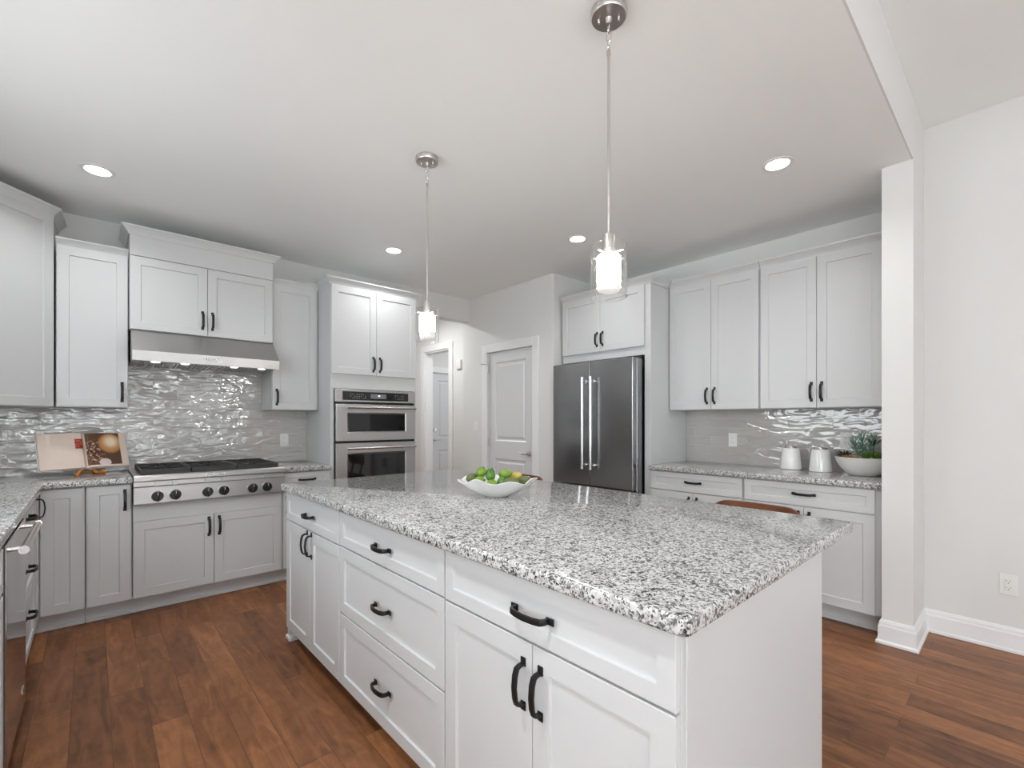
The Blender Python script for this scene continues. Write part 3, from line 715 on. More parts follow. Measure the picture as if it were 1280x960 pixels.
for x in (0.13, 0.30, 0.61, 0.80):
    l = obj('hood_lamp', lathe(bmesh.new(), [(0, -0.003), (0.022, -0.003), (0.026, 0.0), (0.030, 0.008), (0, 0.008)], 20), 'hood_lamp', e, (x, -DH+0.085, 0.0))
def text_obj(name, s, size, mat, parent, loc, rot, ext=0.0006):
    c = bpy.data.curves.new(name, 'FONT'); c.body = s; c.size = size; c.extrude = ext; c.align_x = 'CENTER'; c.align_y = 'CENTER'
    c.materials.append(M[mat]); tmp = bpy.data.objects.new(name, c); COL.objects.link(tmp); bpy.context.view_layer.update()
    me = bpy.data.meshes.new_from_object(tmp.evaluated_get(bpy.context.evaluated_depsgraph_get())); bpy.data.objects.remove(tmp)
    o = bpy.data.objects.new(name, me); COL.objects.link(o); o.parent = parent; o.location = loc; o.rotation_euler = rot; return o
bd = obj('badge', box(-0.055, 0.055, -0.0045, 0, -0.012, 0.012, 0.002), 'chrome', e, (0.46, -DH+0.0035, 0.036))
obj('badge_face', box(-0.049, 0.049, -0.0055, -0.004, -0.008, 0.008), 'steel_dark', bd)
text_obj('lettering', 'KitchenAid', 0.017, 'silver_print', bd, (0, -0.0062, 0), (PI/2, 0, 0))

# ---- gas cooktop
e = empty('gas_cooktop', (0.198, 4.50, 0.735), 0, 'stainless steel six-burner gas cooktop with black knobs and grates', 'cooktop'); W = 0.908
DT = 4.50-3.845
bm = xprism(bmesh.new(), 0, W, [(-0.03, 0.0), (-DT+0.012, 0.0), (-DT, 0.006), (-DT, 0.112), (-DT+0.008, 0.116), (-DT+0.030, 0.118), (-DT+0.030, 0.146), (-DT, 0.148), (-DT-0.004, 0.155), (-DT-0.004, 0.182), (-DT+0.004, 0.190), (-0.03, 0.190)])
obj('body', bm, 'steel', e)
for x in (0.118, 0.215, 0.40, 0.498, 0.684, 0.780): obj('panel_bracket', box(x-0.012, x+0.012, -DT+0.001, -DT+0.032, 0.117, 0.147), 'steel', e)
for x in (0.121, 0.218, 0.402, 0.500, 0.684, 0.782):
    bm = bmesh.new(); bz = obj('knob_bezel', cyl(bmesh.new(), (0, 0, 0), (0, -0.006, 0), 0.037, 0.035, 32), 'chrome', e, (x, -DT, 0.05), smooth=True)
    bm = bmesh.new(); cyl(bm, (0, -0.004, 0), (0, -0.018, 0), 0.034, 0.031, 32); cyl(bm, (0, -0.018, 0), (0, -0.030, 0), 0.026, 0.023, 32)
    bx(bm, -0.008, 0.008, -0.042, -0.015, -0.030, 0.030, 0.003, 2)
    obj('knob', bm, 'black_plastic', bz, smooth=True)
    obj('knob_mark', box(-0.0012, 0.0012, -0.0426, -0.0418, 0.010, 0.028), 'silver_print', bz)
def grate_bm(w_, d):
    bm = bmesh.new(); b = 0.011
    bx(bm, 0, w_, 0, b, 0, 0.034, 0.002); bx(bm, 0, w_, d-b, d, 0, 0.034, 0.002)
    bx(bm, 0, b, b, d-b, 0.004, 0.034, 0.002); bx(bm, w_-b, w_, b, d-b, 0.004, 0.034, 0.002)
    bx(bm, b, w_-b, d/2-b/2, d/2+b/2, 0.012, 0.032, 0.001)
    for cy_ in (d*0.26, d*0.74):
        for k in range(8):
            a = k*PI/4
            r0, r1 = 0.045, 0.115
            dx, dy = math.cos(a), math.sin(a)
            lim = min((w_/2-b)/max(abs(dx), 1e-3), (d*0.24)/max(abs(dy), 1e-3)); r1 = min(lim, 0.20)
            x0, y0, x1, y1 = w_/2+dx*r0, cy_+dy*r0, w_/2+dx*r1, cy_+dy*r1
            nx, ny = -dy*0.0045, dx*0.0045
            v = [bm.verts.new((x, y, z)) for z in (0.016, 0.033) for x, y in ((x0-nx, y0-ny), (x1-nx, y1-ny), (x1+nx, y1+ny), (x0+nx, y0+ny))]
            for f in ((0, 1, 2, 3), (7, 6, 5, 4), (0, 4, 5, 1), (1, 5, 6, 2), (2, 6, 7, 3), (3, 7, 4, 0)): bm.faces.new([v[i] for i in f])
    return bm
gw = 0.276
g0 = obj('grate', grate_bm(gw, 0.55), 'cast_iron', e, (0.035, -DT+0.045, 0.190))
share(g0, 'grate', e, (0.316, -DT+0.045, 0.190)); share(g0, 'grate', e, (0.597, -DT+0.045, 0.190))
first = None
for gx in (0.035, 0.316, 0.597):
    for f in (0.26, 0.74):
        loc = (gx+gw/2, -DT+0.045+0.55*f, 0.189)
        if first is None:
            first = obj('burner', lathe(bmesh.new(), [(0, 0.018), (0.026, 0.018), (0.030, 0.014), (0.030, 0.009), (0.045, 0.008), (0.048, 0.003), (0.06, 0), (0, 0)], 28), 'cast_iron', e, loc, smooth=True)
        else: share(first, 'burner', e, loc)
bd = obj('badge', box(-0.055, 0.055, -0.005, 0, -0.012, 0.012, 0.002), 'chrome', e, (0.456, -DT-0.004, 0.169))
text_obj('lettering', 'KitchenAid', 0.017, 'outlet_slot', bd, (0, -0.0058, 0), (PI/2, 0, 0))

# ---- fridge wall (faces -X): local x -> -Y; base box front X = 3.48
XBF = 3.48; DBF = XF-XBF-0.002
def side(name, y_hi, xf, label): return empty(name, (xf, y_hi, 0), -PI/2, label, 'cabinet')
e = side('base_cabinet', 2.108, XBF, 'white base cabinet with one drawer over two doors, next to the refrigerator'); W = 0.747
body(e, W, DBF, Z0, ZC); toekick(e, W, DBF)
shaker('drawer', e, 0.004, W-0.004, 0.722, 0.870, ('c', 0.80), rail=0.042)
shaker('door', e, 0.004, W/2, Z0, 0.717, ('r', 0.62)); shaker('door', e, W/2, W-0.004, Z0, 0.717, ('l', 0.62))
e = side('base_cabinet', 1.3565, XBF, 'white base cabinet with drawer and doors under the planter, beside the wall end'); W = 0.793
body(e, W, DBF, Z0, ZC); toekick(e, W, DBF)
shaker('drawer', e, 0.004, 0.755, 0.722, 0.870, ('c', 0.80), rail=0.042)
shaker('door', e, 0.004, 0.380, Z0, 0.717, ('r', 0.62)); shaker('door', e, 0.380, 0.755, Z0, 0.717, ('l', 0.62))

XUF = 3.79; DUF = XF-XUF-0.002
e = side('upper_cabinet', 2.108, XUF, 'two-door wall cabinet beside the refrigerator, above the duplex outlet'); W = 0.745
body(e, W, DUF, 1.372, 2.455); crown(e, W, DUF, 2.44, k=0.95)
shaker('door', e, 0.003, W/2, 1.375, 2.438, ('r', 1.487)); shaker('door', e, W/2, W-0.003, 1.375, 2.438, ('l', 1.487))
e = side('upper_cabinet', 1.359, XUF, 'two-door wall cabinet above the canisters and planter, against the wall end'); W = 0.795
body(e, W, DUF, 1.372, 2.455); crown(e, W, DUF, 2.44, k=0.95)
shaker('door', e, 0.003, 0.3745, 1.375, 2.438, ('r', 1.487)); shaker('door', e, 0.3745, 0.746, 1.375, 2.438, ('l', 1.487))
e = side('refrigerator_cabinet', 3.092, 3.48, 'white surround around the refrigerator with two small doors on top'); W = 0.98
bm = bmesh.new(); bx(bm, 0, W, 0, DBF, 1.845, 2.455, 0.001); bx(bm, W-0.058, W, 0, DBF, 0, 1.845, 0.001)
obj('body', bm, 'cabinet_paint', e)
crown(e, W, DBF, 2.44, False, True, 0.95, dr=0.262)
shaker('door', e, 0.010, 0.468, 1.918, 2.438, ('r', 2.033)); shaker('door', e, 0.468, 0.928, 1.918, 2.438, ('l', 2.033))

# ---- refrigerator
e = empty('refrigerator', (3.35, 3.080, 0), -PI/2, 'stainless steel french door refrigerator with two long bar handles', 'refrigerator'); W = 0.900
obj('body', box(0.004, W-0.004, 0.035, 0.70, 0.02, 1.812, 0.003), 'steel_dark', e)
bm = bmesh.new()
for x in (0.06, W-0.06):
    for y in (0.1, 0.64): cyl(bm, (x, y, 0.0), (x, y, 0.03), 0.02)
obj('foot', bm, 'black_plastic', e)
obj('hinge_cover', box(W-0.09, W-0.01, 0.02, 0.12, 1.812, 1.826, 0.003), 'black_plastic', e)
for x0, x1, hx in ((0.002, W/2-0.002, W/2-0.045), (W/2+0.002, W-0.002, W/2+0.048)):
    d = obj('door', box(x0, x1, -0.03, 0.028, 0.70, 1.815, 0.006, 3), 'steel_dark', e)
    bm = bmesh.new(); cyl(bm, (hx, -0.085, 0.86), (hx, -0.085, 1.66), 0.0125)
    for z in (0.885, 1.635): cyl(bm, (hx, -0.028, z), (hx, -0.085, z), 0.010); cyl(bm, (hx, -0.028, z), (hx, -0.034, z), 0.018)
    for z in (0.85, 1.66): cyl(bm, (hx, -0.085, z), (hx, -0.085, z+0.012), 0.0145)
    obj('handle', bm, 'chrome', d, smooth=True)
d = obj('freezer_drawer', box(0.002, W-0.002, -0.03, 0.028, 0.06, 0.686, 0.006, 3), 'steel_dark', e)
bm = bmesh.new(); cyl(bm, (0.06, -0.085, 0.61), (W-0.06, -0.085, 0.61), 0.0125)
for x in (0.09, W-0.09): cyl(bm, (x, -0.028, 0.61), (x, -0.085, 0.61), 0.010)
obj('handle', bm, 'chrome', d, smooth=True)

# ---- countertops
def counter(name, poly, label, vb=0.0):
    o = obj(name, prism(bmesh.new(), poly, ZC, ZT, bev=0.007, seg=3, vbev=vb), 'granite', smooth=True)
    return tag(o, label, 'countertop')
counter('countertop', [(XL+0.002, 1.14), (-0.213, 1.14), (-0.213, 3.882), (0.194, 3.882), (0.194, YB-0.002), (XL+0.002, YB-0.002)],
        'L-shaped speckled granite countertop in the left corner under the open cookbook')
counter('countertop', [(1.109, 3.882), (1.484, 3.882), (1.484, YB-0.002), (1.109, YB-0.002)], 'short granite countertop between the cooktop and the oven tower')
counter('countertop', [(3.435, 0.563), (XF-0.002, 0.563), (XF-0.002, 2.109), (3.435, 2.109)], 'granite countertop beside the refrigerator holding canisters and planter')
counter('island_countertop', [(0.815, 0.42), (2.065, 0.42), (2.065, 2.93), (0.815, 2.93)], 'large speckled granite island top holding the fruit bowl', vb=0.022)

# ---- backsplashes
bm = bmesh.new(); bx(bm, XL+0.008, 1.486, YB-0.007, YB-0.0005, ZT, 1.3715)
bx(bm, 0.189, 1.105, YB-0.007, YB-0.0005, 1.3715, 1.70)
tag(obj('backsplash', bm, 'tile_range'), 'wavy glossy grey subway tile backsplash behind the gas cooktop', 'backsplash')
tag(obj('backsplash', box(XF-0.007, XF-0.0005, 0.562, 2.11, ZT, 1.3715), 'tile_side'), 'glossy grey subway tile backsplash behind the canisters and planter', 'backsplash')

# ---- island (front faces -X): box front X=0.865, local x -> -Y
e = empty('kitchen_island', (0.865, 2.913, 0), -PI/2, 'white kitchen island base with drawers, doors and black pulls', 'kitchen island')
LI = 2.913-0.455; DI = 1.779-0.865
bm = bmesh.new(); bx(bm, 0, LI, 0, DI, 0.10, ZC, 0.001)
obj('body', bm, 'cabinet_paint', e)
bm = bmesh.new(); bx(bm, 0.05, LI, 0.075, DI-0.002, 0, 0.10)
obj('toe_kick', bm, 'cabinet_paint', e)
bm = bmesh.new(); bx(bm, 0.0, 0.045, -0.012, 0.08, 0.0, 0.10, 0.002); bx(bm, -0.012, 0.06, -0.022, 0.09, 0.0, 0.028, 0.007, 2)
obj('end_foot', bm, 'cabinet_paint', e)
bm = bmesh.new(); bx(bm, LI, LI+0.006, 0.0, DI, 0.0, ZC-0.001, 0.001); bx(bm, LI+0.006, LI+0.010, -0.001, 0.055, 0.0, ZC-0.002, 0.001)
obj('end_panel', bm, 'cabinet_paint', e)
a, b_, c = 0.789, 1.653, LI
shaker('drawer', e, 0.003, a, 0.707, 0.866, ('c', 0.783), rail=0.042)
shaker('door', e, 0.003, a/2, 0.075, 0.703, ('r', 0.632)); shaker('door', e, a/2, a, 0.075, 0.703, ('l', 0.632))
for za, zb in ((0.710, 0.866), (0.404, 0.706), (0.075, 0.400)):
    shaker('drawer', e, a+0.003, b_-0.002, za, zb, ('c', zb-0.082 if zb > 0.8 else (0.547 if zb > .6 else 0.235)), rail=0.042 if zb > .8 else 0.05)
shaker('drawer', e, b_+0.002, c-0.002, 0.707, 0.866, ('c', 0.783, 1.12), rail=0.042)
m_ = (b_+c)/2
shaker('door', e, b_+0.002, m_, 0.075, 0.703, ('r', 0.590)); shaker('door', e, m_, c-0.002, 0.075, 0.703, ('l', 0.590))

# ------------------------------------------------------------------ bar stools behind the island
def stool(y, label):
    e = empty('bar_stool', (2.16, y, 0), 0, label, 'bar stool', 'bar stools behind the island')
    obj('seat', box(-0.19, 0.19, -0.19, 0.19, 0.625, 0.66, 0.012, 3), 'walnut', e, smooth=True)
    for sx in (-1, 1):
        for sy in (-1, 1):
            bm = bmesh.new(); tube(bm, [(sx*0.165, sy*0.165, 0.63), (sx*0.195, sy*0.19, 0.0)], [0.018, 0.013], 12); obj('leg', bm, 'walnut', e, smooth=True)
    bm = bmesh.new()
    for sy in (-1, 1): tube(bm, [(-0.185, sy*0.18, 0.22), (0.185, sy*0.18, 0.22)], 0.009, 8)
    tube(bm, [(-0.185, -0.18, 0.26), (-0.185, 0.18, 0.26)], 0.009, 8); obj('footrest', bm, 'walnut', e, smooth=True)
    bm = bmesh.new()
    for sy in (-1, 1): tube(bm, [(0.16, sy*0.12, 0.65), (0.19, sy*0.125, 0.78)], 0.010, 8)
    obj('back_post', bm, 'walnut', e, smooth=True)
    bm = bmesh.new(); n = 20; prev = None
    rows = []
    for i in range(n+1):
        t = -1+2*i/n; yy = t*0.187; xx = 0.205-0.03*t*t
        zt = 0.888-0.022*max(0, (abs(t)-0.72)/0.28)**2; zb = 0.765+0.03*max(0, (abs(t)-0.75)/0.25)**2
        rows.append([bm.verts.new((xx-0.010, yy, zb)), bm.verts.new((xx+0.010, yy, zb)), bm.verts.new((xx+0.010, yy, zt)), bm.verts.new((xx-0.010, yy, zt))])
    for p, q in zip(rows, rows[1:]):
        for k in range(4): l = (k+1) % 4; bm.faces.new((p[k], p[l], q[l], q[k]))
    bm.faces.new(rows[0]); bm.faces.new(rows[-1][::-1])
    obj('back_rail', bm, 'walnut', e, smooth=True)
stool(0.862, 'walnut bar stool whose back rises behind the island top near the canisters')
stool(2.46, 'walnut bar stool whose back tip shows behind the fruit bowl')

# ------------------------------------------------------------------ pendants, recessed lights
def pendant(x, y, label):
    e = empty('pendant_light', (x, y, CZ), 0, label, 'pendant light', 'pendant lights over the island')
    obj('ceiling_canopy', lathe(bmesh.new(), [(0, 0), (0.063, 0), (0.063, -0.020), (0.060, -0.025), (0.012, -0.027), (0.008, -0.045), (0, -0.045)], 48), 'nickel', e, smooth=True)
    for s in (-1, 1):
        obj('canopy_screw', lathe(bmesh.new(), [(0, -0.040), (0.004, -0.038), (0.005, -0.026), (0, -0.026)], 12), 'chrome', e, (s*0.02, s*-0.028, 0), smooth=True)
    z = -0.046
    for k in range(3):
        bm = bmesh.new(); a = k*PI/2+0.3; pts = []
        for i in range(17):
            t = 2*PI*i/16; u = 0.0085*math.cos(t); v = 0.017*math.sin(t)
            pts.append((u*math.cos(a), u*math.sin(a), z-0.017+v))
        tube(bm, pts, 0.0022, 8); obj('chain_link', bm, 'chrome', e, smooth=True); z -= 0.030
    zb = 1.947-CZ
    bm = bmesh.new(); cyl(bm, (0, 0, z-0.004), (0, 0, zb), 0.0052, n=16); cyl(bm, (0, 0, z-0.006), (0, 0, z-0.022), 0.0075, n=16)
    obj('stem', bm, 'nickel', e, smooth=True)
    obj('socket', lathe(bmesh.new(), [(0, zb), (0.020, zb), (0.021, zb-0.002), (0.021, zb-0.052), (0.024, zb-0.054), (0.024, zb-0.073), (0, zb-0.073)], 32), 'nickel', e, smooth=True)
    t, b_ = 1.905-CZ, 1.722-CZ; R, r = 0.0645, 0.0617; zt = 1.878-CZ
    g = obj('glass_cylinder', lathe(bmesh.new(), [(R, b_), (R, t), (r, t), (r, b_)], 56, closed=True), 'clear_glass', e, smooth=True)
    obj('holder_arm', cyl(cyl(bmesh.new(), (-r, 0, zt), (r, 0, zt), 0.003, n=8), (0, -r, zt), (0, r, zt), 0.003, n=8), 'nickel', e, smooth=True)
    obj('frosted_shade', lathe(bmesh.new(), [(0, zt-0.006), (0.036, zt-0.006), (0.0425, zt-0.013), (0.0430, zt-0.10), (0, zt-0.10)], 40), 'frosted_on', e, smooth=True)
    obj('shade_bottom', lathe(bmesh.new(), [(0.0430, zt-0.1005), (0.0425, zt-0.122), (0.036, zt-0.134), (0.02, zt-0.139), (0, zt-0.140)], 40), 'frosted_glass', e, smooth=True)
pendant(1.366, 0.997, 'nickel pendant light with clear glass cylinder, the nearer and larger one')
pendant(1.383, 2.234, 'nickel pendant light with clear glass cylinder, the farther and smaller one')
def recessed(x, y, label, cz=CZ, p=3.2, spread=2.4):
    e = empty('recessed_light', (x, y, cz), 0, label, 'recessed light', 'recessed lights in the kitchen ceiling')
    obj('trim_ring', lathe(bmesh.new(), [(0.060, -0.001), (0.060, -0.004), (0.065, -0.006), (0.080, -0.003), (0.082, 0), (0.060, 0)], 40), 'trim_paint', e, smooth=True)
    obj('lens', lathe(bmesh.new(), [(0, -0.003), (0.0605, -0.003), (0.0605, -0.0005), (0, -0.0005)], 40), 'lamp_on', e)
    area('downlight', (x, y, cz-0.012), (0, 0, 0), 0.11, 0.11, p, (0.97, 0.985, 1.0), 'DISK', spread)
    return e
recessed(0.023, 3.631, 'recessed ceiling light nearest the angled corner cabinet')
recessed(1.917, 3.635, 'recessed ceiling light in front of the oven tower')
recessed(2.89, 2.413, 'recessed ceiling light in front of the refrigerator')
recessed(2.892, 0.947, 'recessed ceiling light in front of the right wall cabinets')
recessed(0.0, 0.95, 'added unseen recessed ceiling light over the near end of the left counter', p=11)  # out of frame, added to brighten island front, range base and floor
for x, y, p in ((2.75, 5.3, 16), (4.5, 5.4, 7)):  # hidden lamps added to brighten the hall
    e = recessed(x, y, 'added recessed light in the hall', p=p, spread=PI); e['label'] = 'added unseen recessed ceiling light over the hallway' if x < 3 else 'added unseen recessed ceiling light before the far door'

# ------------------------------------------------------------------ outlets and switches
def outlet(loc, rz, label, switch=False):
    e = empty('switch' if switch else 'outlet', loc, rz, label, 'light switch' if switch else 'electrical outlet')
    obj('cover_plate', box(-0.036, 0.036, -0.006, 0, -0.058, 0.058, 0.003, 2), 'white_plastic', e)
    if switch: obj('rocker', box(-0.016, 0.016, -0.010, -0.005, -0.033, 0.033, 0.002), 'white_plastic', e)
    else:
        f = obj('receptacle', box(-0.0165, 0.0165, -0.0085, -0.005, -0.034, 0.034, 0.002), 'white_plastic', e)
        bm = bmesh.new()
        for z in (-0.018, 0.018):
            bx(bm, -0.008, -0.006, -0.0092, -0.0084, z-0.001, z+0.008); bx(bm, 0.006, 0.008, -0.0092, -0.0084, z-0.001, z+0.006); cyl(bm, (0, -0.0092, z-0.009), (0, -0.0084, z-0.009), 0.0024, n=10)
        obj('slots', bm, 'outlet_slot', f)
outlet((1.292, YB-0.007, 1.107), 0, 'white duplex outlet on the backsplash right of the cooktop')
outlet((XF-0.007, 1.687, 1.117), -PI/2, 'white duplex outlet on the right backsplash near the refrigerator')
outlet((XF-0.007, 0.88, 1.14), -PI/2, 'white duplex outlet on the right backsplash behind the planter')
outlet((XR, 0.065, 0.368), -PI/2, 'white duplex outlet low on the right wall above the baseboard')
outlet((PX, 4.37, 1.215), -PI/2, 'white light switch left of the pantry door', True)
e = empty('thermostat', (HX, 5.04, 2.03), -PI/2, 'small white sensor box on the hallway wall', 'thermostat')
obj('housing', box(-0.05, 0.05, -0.03, 0, -0.06, 0.06, 0.006, 2), 'white_plastic', e, smooth=True)

# ------------------------------------------------------------------ open cookbook on its stand
B = empty('cookbook', (-0.028, 4.322, 0.955), 0, 'open cookbook with food photographs leaning on the left backsplash', 'book')
B.rotation_euler = (math.radians(-19), 0, math.radians(18))
def page_bm(s, w_, h, th, inset=0.0, lift=0.0):
    """page block: x from 0 to s*w, gently arched; front towards -Y"""
    bm = bmesh.new(); n = 14; rows = []
    for i in range(n+1):
        t = i/n; x = s*t*w_; arch = 0.016*math.sin(PI*min(1, t*1.25)**0.6) * (1-t)**0.35 + 0.004
        y0 = -(th+arch)*1.0 if t > 0.02 else -0.006
        y0 -= lift
        back = -0.0 if lift == 0 else y0+0.0004
        rows.append([bm.verts.new((x, y0, inset)), bm.verts.new((x, back, inset)), bm.verts.new((x, back, h-inset)), bm.verts.new((x, y0, h-inset))])
    for p, q in zip(rows, rows[1:]):
        for k in range(4): l = (k+1) % 4; bm.faces.new((p[k], p[l], q[l], q[k]))
    bm.faces.new(rows[0]); bm.faces.new(rows[-1][::-1]); return bm
HB, WB = 0.247, 0.234
bm = bmesh.new(); bx(bm, -WB-0.008, WB+0.008, 0.0, 0.004, -0.004, HB+0.004, 0.001); obj('cover', bm, 'book_cover', B)
pl = obj('left_pages', page_bm(-1, WB, HB, 0.012), 'paper', B, smooth=True)
pr_ = obj('right_pages', page_bm(1, WB, HB, 0.010), 'paper', B, smooth=True)
bm = bmesh.new(); bx(bm, -WB-0.003, -WB+0.0005, -0.0125, -0.001, 0.002, HB-0.002); bx(bm, WB-0.0005, WB+0.003, -0.0105, -0.001, 0.002, HB-0.002)
obj('page_edges', bm, 'page_edge', B)
def pic(parent, s, x0, x1, z0, z1, mat, th, name='photograph', lift=0.0008):
    bm = bmesh.new(); n = 10; rows = []
    for i in range(n+1):
        x = x0+(x1-x0)*i/n; t = x/WB; arch = 0.016*math.sin(PI*min(1, t*1.25)**0.6) * (1-t)**0.35 + 0.004
        y0 = -(th+arch)-lift
        rows.append([bm.verts.new((s*x, y0, z0)), bm.verts.new((s*x, y0+0.0004, z0)), bm.verts.new((s*x, y0+0.0004, z1)), bm.verts.new((s*x, y0, z1))])
    for p, q in zip(rows, rows[1:]):
        for k in range(4): l = (k+1) % 4; bm.faces.new((p[k], p[l], q[l], q[k]))
    bm.faces.new(rows[0]); bm.faces.new(rows[-1][::-1])
    return obj(name, bm, mat, parent, smooth=True)
pic(pl, -1, 0.012, 0.055, 0.135, 0.205, 'print_red', 0.012)
pic(pl, -1, 0.150, 0.166, 0.222, 0.2235, 'print_ink', 0.012, 'heading')
def print_mat():
    m, nt, b = nodes('print_page'); N = nt.nodes; L = nt.links
    tc = N.new('ShaderNodeTexCoord'); sp = N.new('ShaderNodeSeparateXYZ'); L.new(tc.outputs['Object'], sp.inputs[0])
    cb = N.new('ShaderNodeCombineXYZ'); L.new(sp.outputs['X'], cb.inputs['X']); L.new(sp.outputs['Z'], cb.inputs['Y'])
    def disc(cx, cz, kx, r0, r1):
        mp = N.new('ShaderNodeMapping'); mp.inputs['Location'].default_value = (-cx*kx, -cz, 0); mp.inputs['Scale'].default_value = (kx, 1, 1); L.new(cb.outputs[0], mp.inputs['Vector'])
        ln = N.new('ShaderNodeVectorMath'); ln.operation = 'LENGTH'; L.new(mp.outputs[0], ln.inputs[0])
        mr = N.new('ShaderNodeMapRange'); mr.interpolation_type = 'SMOOTHSTEP'; mr.inputs['From Min'].default_value = r0; mr.inputs['From Max'].default_value = r1
        mr.inputs['To Min'].default_value = 1; mr.inputs['To Max'].default_value = 0; L.new(ln.outputs['Value'], mr.inputs['Value']); return mr.outputs['Result']
    def mix(f, a, bcol):
        mx = N.new('ShaderNodeMix'); mx.data_type = 'RGBA'; L.new(f, mx.inputs['Factor'])
        if isinstance(a, tuple): mx.inputs['A'].default_value = (*a, 1)
        else: L.new(a, mx.inputs['A'])
        if isinstance(bcol, tuple): mx.inputs['B'].default_value = (*bcol, 1)
        else: L.new(bcol, mx.inputs['B'])
        return mx.outputs['Result']
    v = N.new('ShaderNodeTexVoronoi'); v.inputs['Scale'].default_value = 90; L.new(cb.outputs[0], v.inputs['Vector'])
    s_ = N.new('ShaderNodeSeparateColor'); L.new(v.outputs['Color'], s_.inputs['Color'])
    r = N.new('ShaderNodeValToRGB'); e = r.color_ramp.elements; e[0].position = 0.2; e[0].color = (0.05, 0.02, 0.01, 1); e[1].position = 0.98; e[1].color = (0.60, 0.50, 0.28, 1)
    q = e.new(0.6); q.color = (0.22, 0.05, 0.04, 1); q = e.new(0.8); q.color = (0.45, 0.22, 0.12, 1); L.new(s_.outputs['Red'], r.inputs['Fac'])
    c = mix(disc(0.045, 0.11, 1.6, 0.06, 0.10), (0.11, 0.045, 0.02), r.outputs['Color'])
    c = mix(disc(0.140, 0.168, 1.0, 0.055, 0.080), c, (0.62, 0.28, 0.10))
    c = mix(disc(0.142, 0.180, 1.0, 0.012, 0.062), c, (1.0, 0.82, 0.60))
    c = mix(disc(0.098, 0.030, 0.8, 0.026, 0.029), c, (0.75, 0.62, 0.60))
    L.new(c, b.inputs['Base Color']); b.inputs['Roughness'].default_value = 0.35; M['print_page'] = m
print_mat()
pic(pr_, 1, 0.004, 0.196, 0.014, HB-0.002, 'print_page', 0.010)
S = empty('book_stand', (-0.028, 4.322, ZT), math.radians(18), 'small orange-brown wooden easel holding the cookbook', 'book stand')
for s in (-1, 1):
    bm = bmesh.new(); v = []
    # foot bar running forward, splayed
    tube(bm, [(s*0.045, 0.035, 0.012), (s*0.075, -0.085, 0.012)], [0.012, 0.011], 8)
    tube(bm, [(s*0.048, -0.01, 0.012), (s*0.030, -0.012, 0.037)], [0.010, 0.008], 8)
    tube(bm, [(s*0.075, -0.082, 0.012), (s*0.060, -0.070, 0.030)], [0.010, 0.007], 8)
    obj('foot', bm, 'stand_wood', S)
bm = bmesh.new(); tube(bm, [(-0.03, 0.012, 0.03), (-0.02, 0.075, 0.20)], 0.006, 8); tube(bm, [(0.03, 0.012, 0.03), (0.02, 0.075, 0.20)], 0.006, 8); tube(bm, [(-0.05, 0.03, 0.014), (0.05, 0.03, 0.014)], 0.008, 8); tube(bm, [(-0.022, 0.07, 0.18), (0.022, 0.07, 0.18)], 0.005, 8)
obj('easel_back', bm, 'stand_wood', S)

# ------------------------------------------------------------------ fruit bowl and fruit
BX, BY = 1.467, 1.733
e = empty('fruit_bowl', (BX, BY, ZT), 0, 'white wavy-edged ceramic bowl of fruit on the island top', 'bowl')
bm = bmesh.new(); n = 96
AX = math.atan2(-0.6706, 0.7418)        # long axis across the view
def bowl_ring(rx, ry, z, wav, zw):
    out = []
    for i in range(n):
        a = 2*PI*i/n; k = 1+wav*math.cos(7*a+0.6); x, y = rx*k*math.cos(a), ry*k*math.sin(a)
        out.append(bm.verts.new((x*math.cos(AX)-y*math.sin(AX), x*math.sin(AX)+y*math.cos(AX), z+zw*math.cos(7*a+2.0)+zw*0.6*math.cos(3*a))))
    return out
prof = [(0.055, 0.042, 0.0, 0, 0), (0.060, 0.046, 0.003, 0, 0), (0.105, 0.078, 0.022, 0.02, 0.001), (0.150, 0.105, 0.048, 0.04, 0.004), (0.185, 0.125, 0.078, 0.055, 0.009), (0.190, 0.129, 0.082, 0.055, 0.0095),
        (0.182, 0.122, 0.082, 0.055, 0.009), (0.145, 0.100, 0.053, 0.04, 0.004), (0.100, 0.073, 0.028, 0.02, 0.001), (0.05, 0.037, 0.010, 0, 0)]
rs = [bowl_ring(*p) for p in prof]
for a_, b2 in zip(rs, rs[1:]):
    for i in range(n): j = (i+1) % n; bm.faces.new((a_[i], a_[j], b2[j], b2[i]))
bm.faces.new(rs[0][::-1]); bm.faces.new(rs[-1])
obj('bowl_shell', bm, 'ceramic', e, smooth='all')
def fruit(name, cat, u, v, z, rx, rz, mat, label, tilt=(0, 0, 0), pear=0.0, tip=False):
    """u across the view, v away from the camera"""
    x = BX + u*0.7418 + v*0.6706; y = BY - u*0.6706 + v*0.7418
    o = empty(name, (x, y, ZT+z), 0, label, cat, None); o.rotation_euler = tilt
    prof_ = []
    for i in range(17):
        t = PI*i/16; r = rx*math.sin(t)*(1-pear*math.cos(t)*-0.5 if pear else 1); zz = -rz*math.cos(t)
        if pear: r = rx*math.sin(t)*(1-pear*(math.cos(t)*-1+0)*0.5)
        if tip and i in (15,): r *= 0.8
        if tip and i == 16: zz += 0.006
        prof_.append((max(r, 0) if 0 < i < 16 else 0, zz))
    b = obj('skin', lathe(bmesh.new(), prof_, 28), mat, o, smooth='all')
    obj('stem', lathe(bmesh.new(), [(0, rz*0.97), (0.003, rz*0.98), (0.003, rz+0.003), (0, rz+0.004)], 10), 'stem_brown', o)
    return o
fruit('lime', 'lime', -0.076, -0.005, 0.118, 0.0235, 0.026, 'lime_skin', 'bright green lime, the topmost at the left of the bowl', (0.5, 0.2, 0))
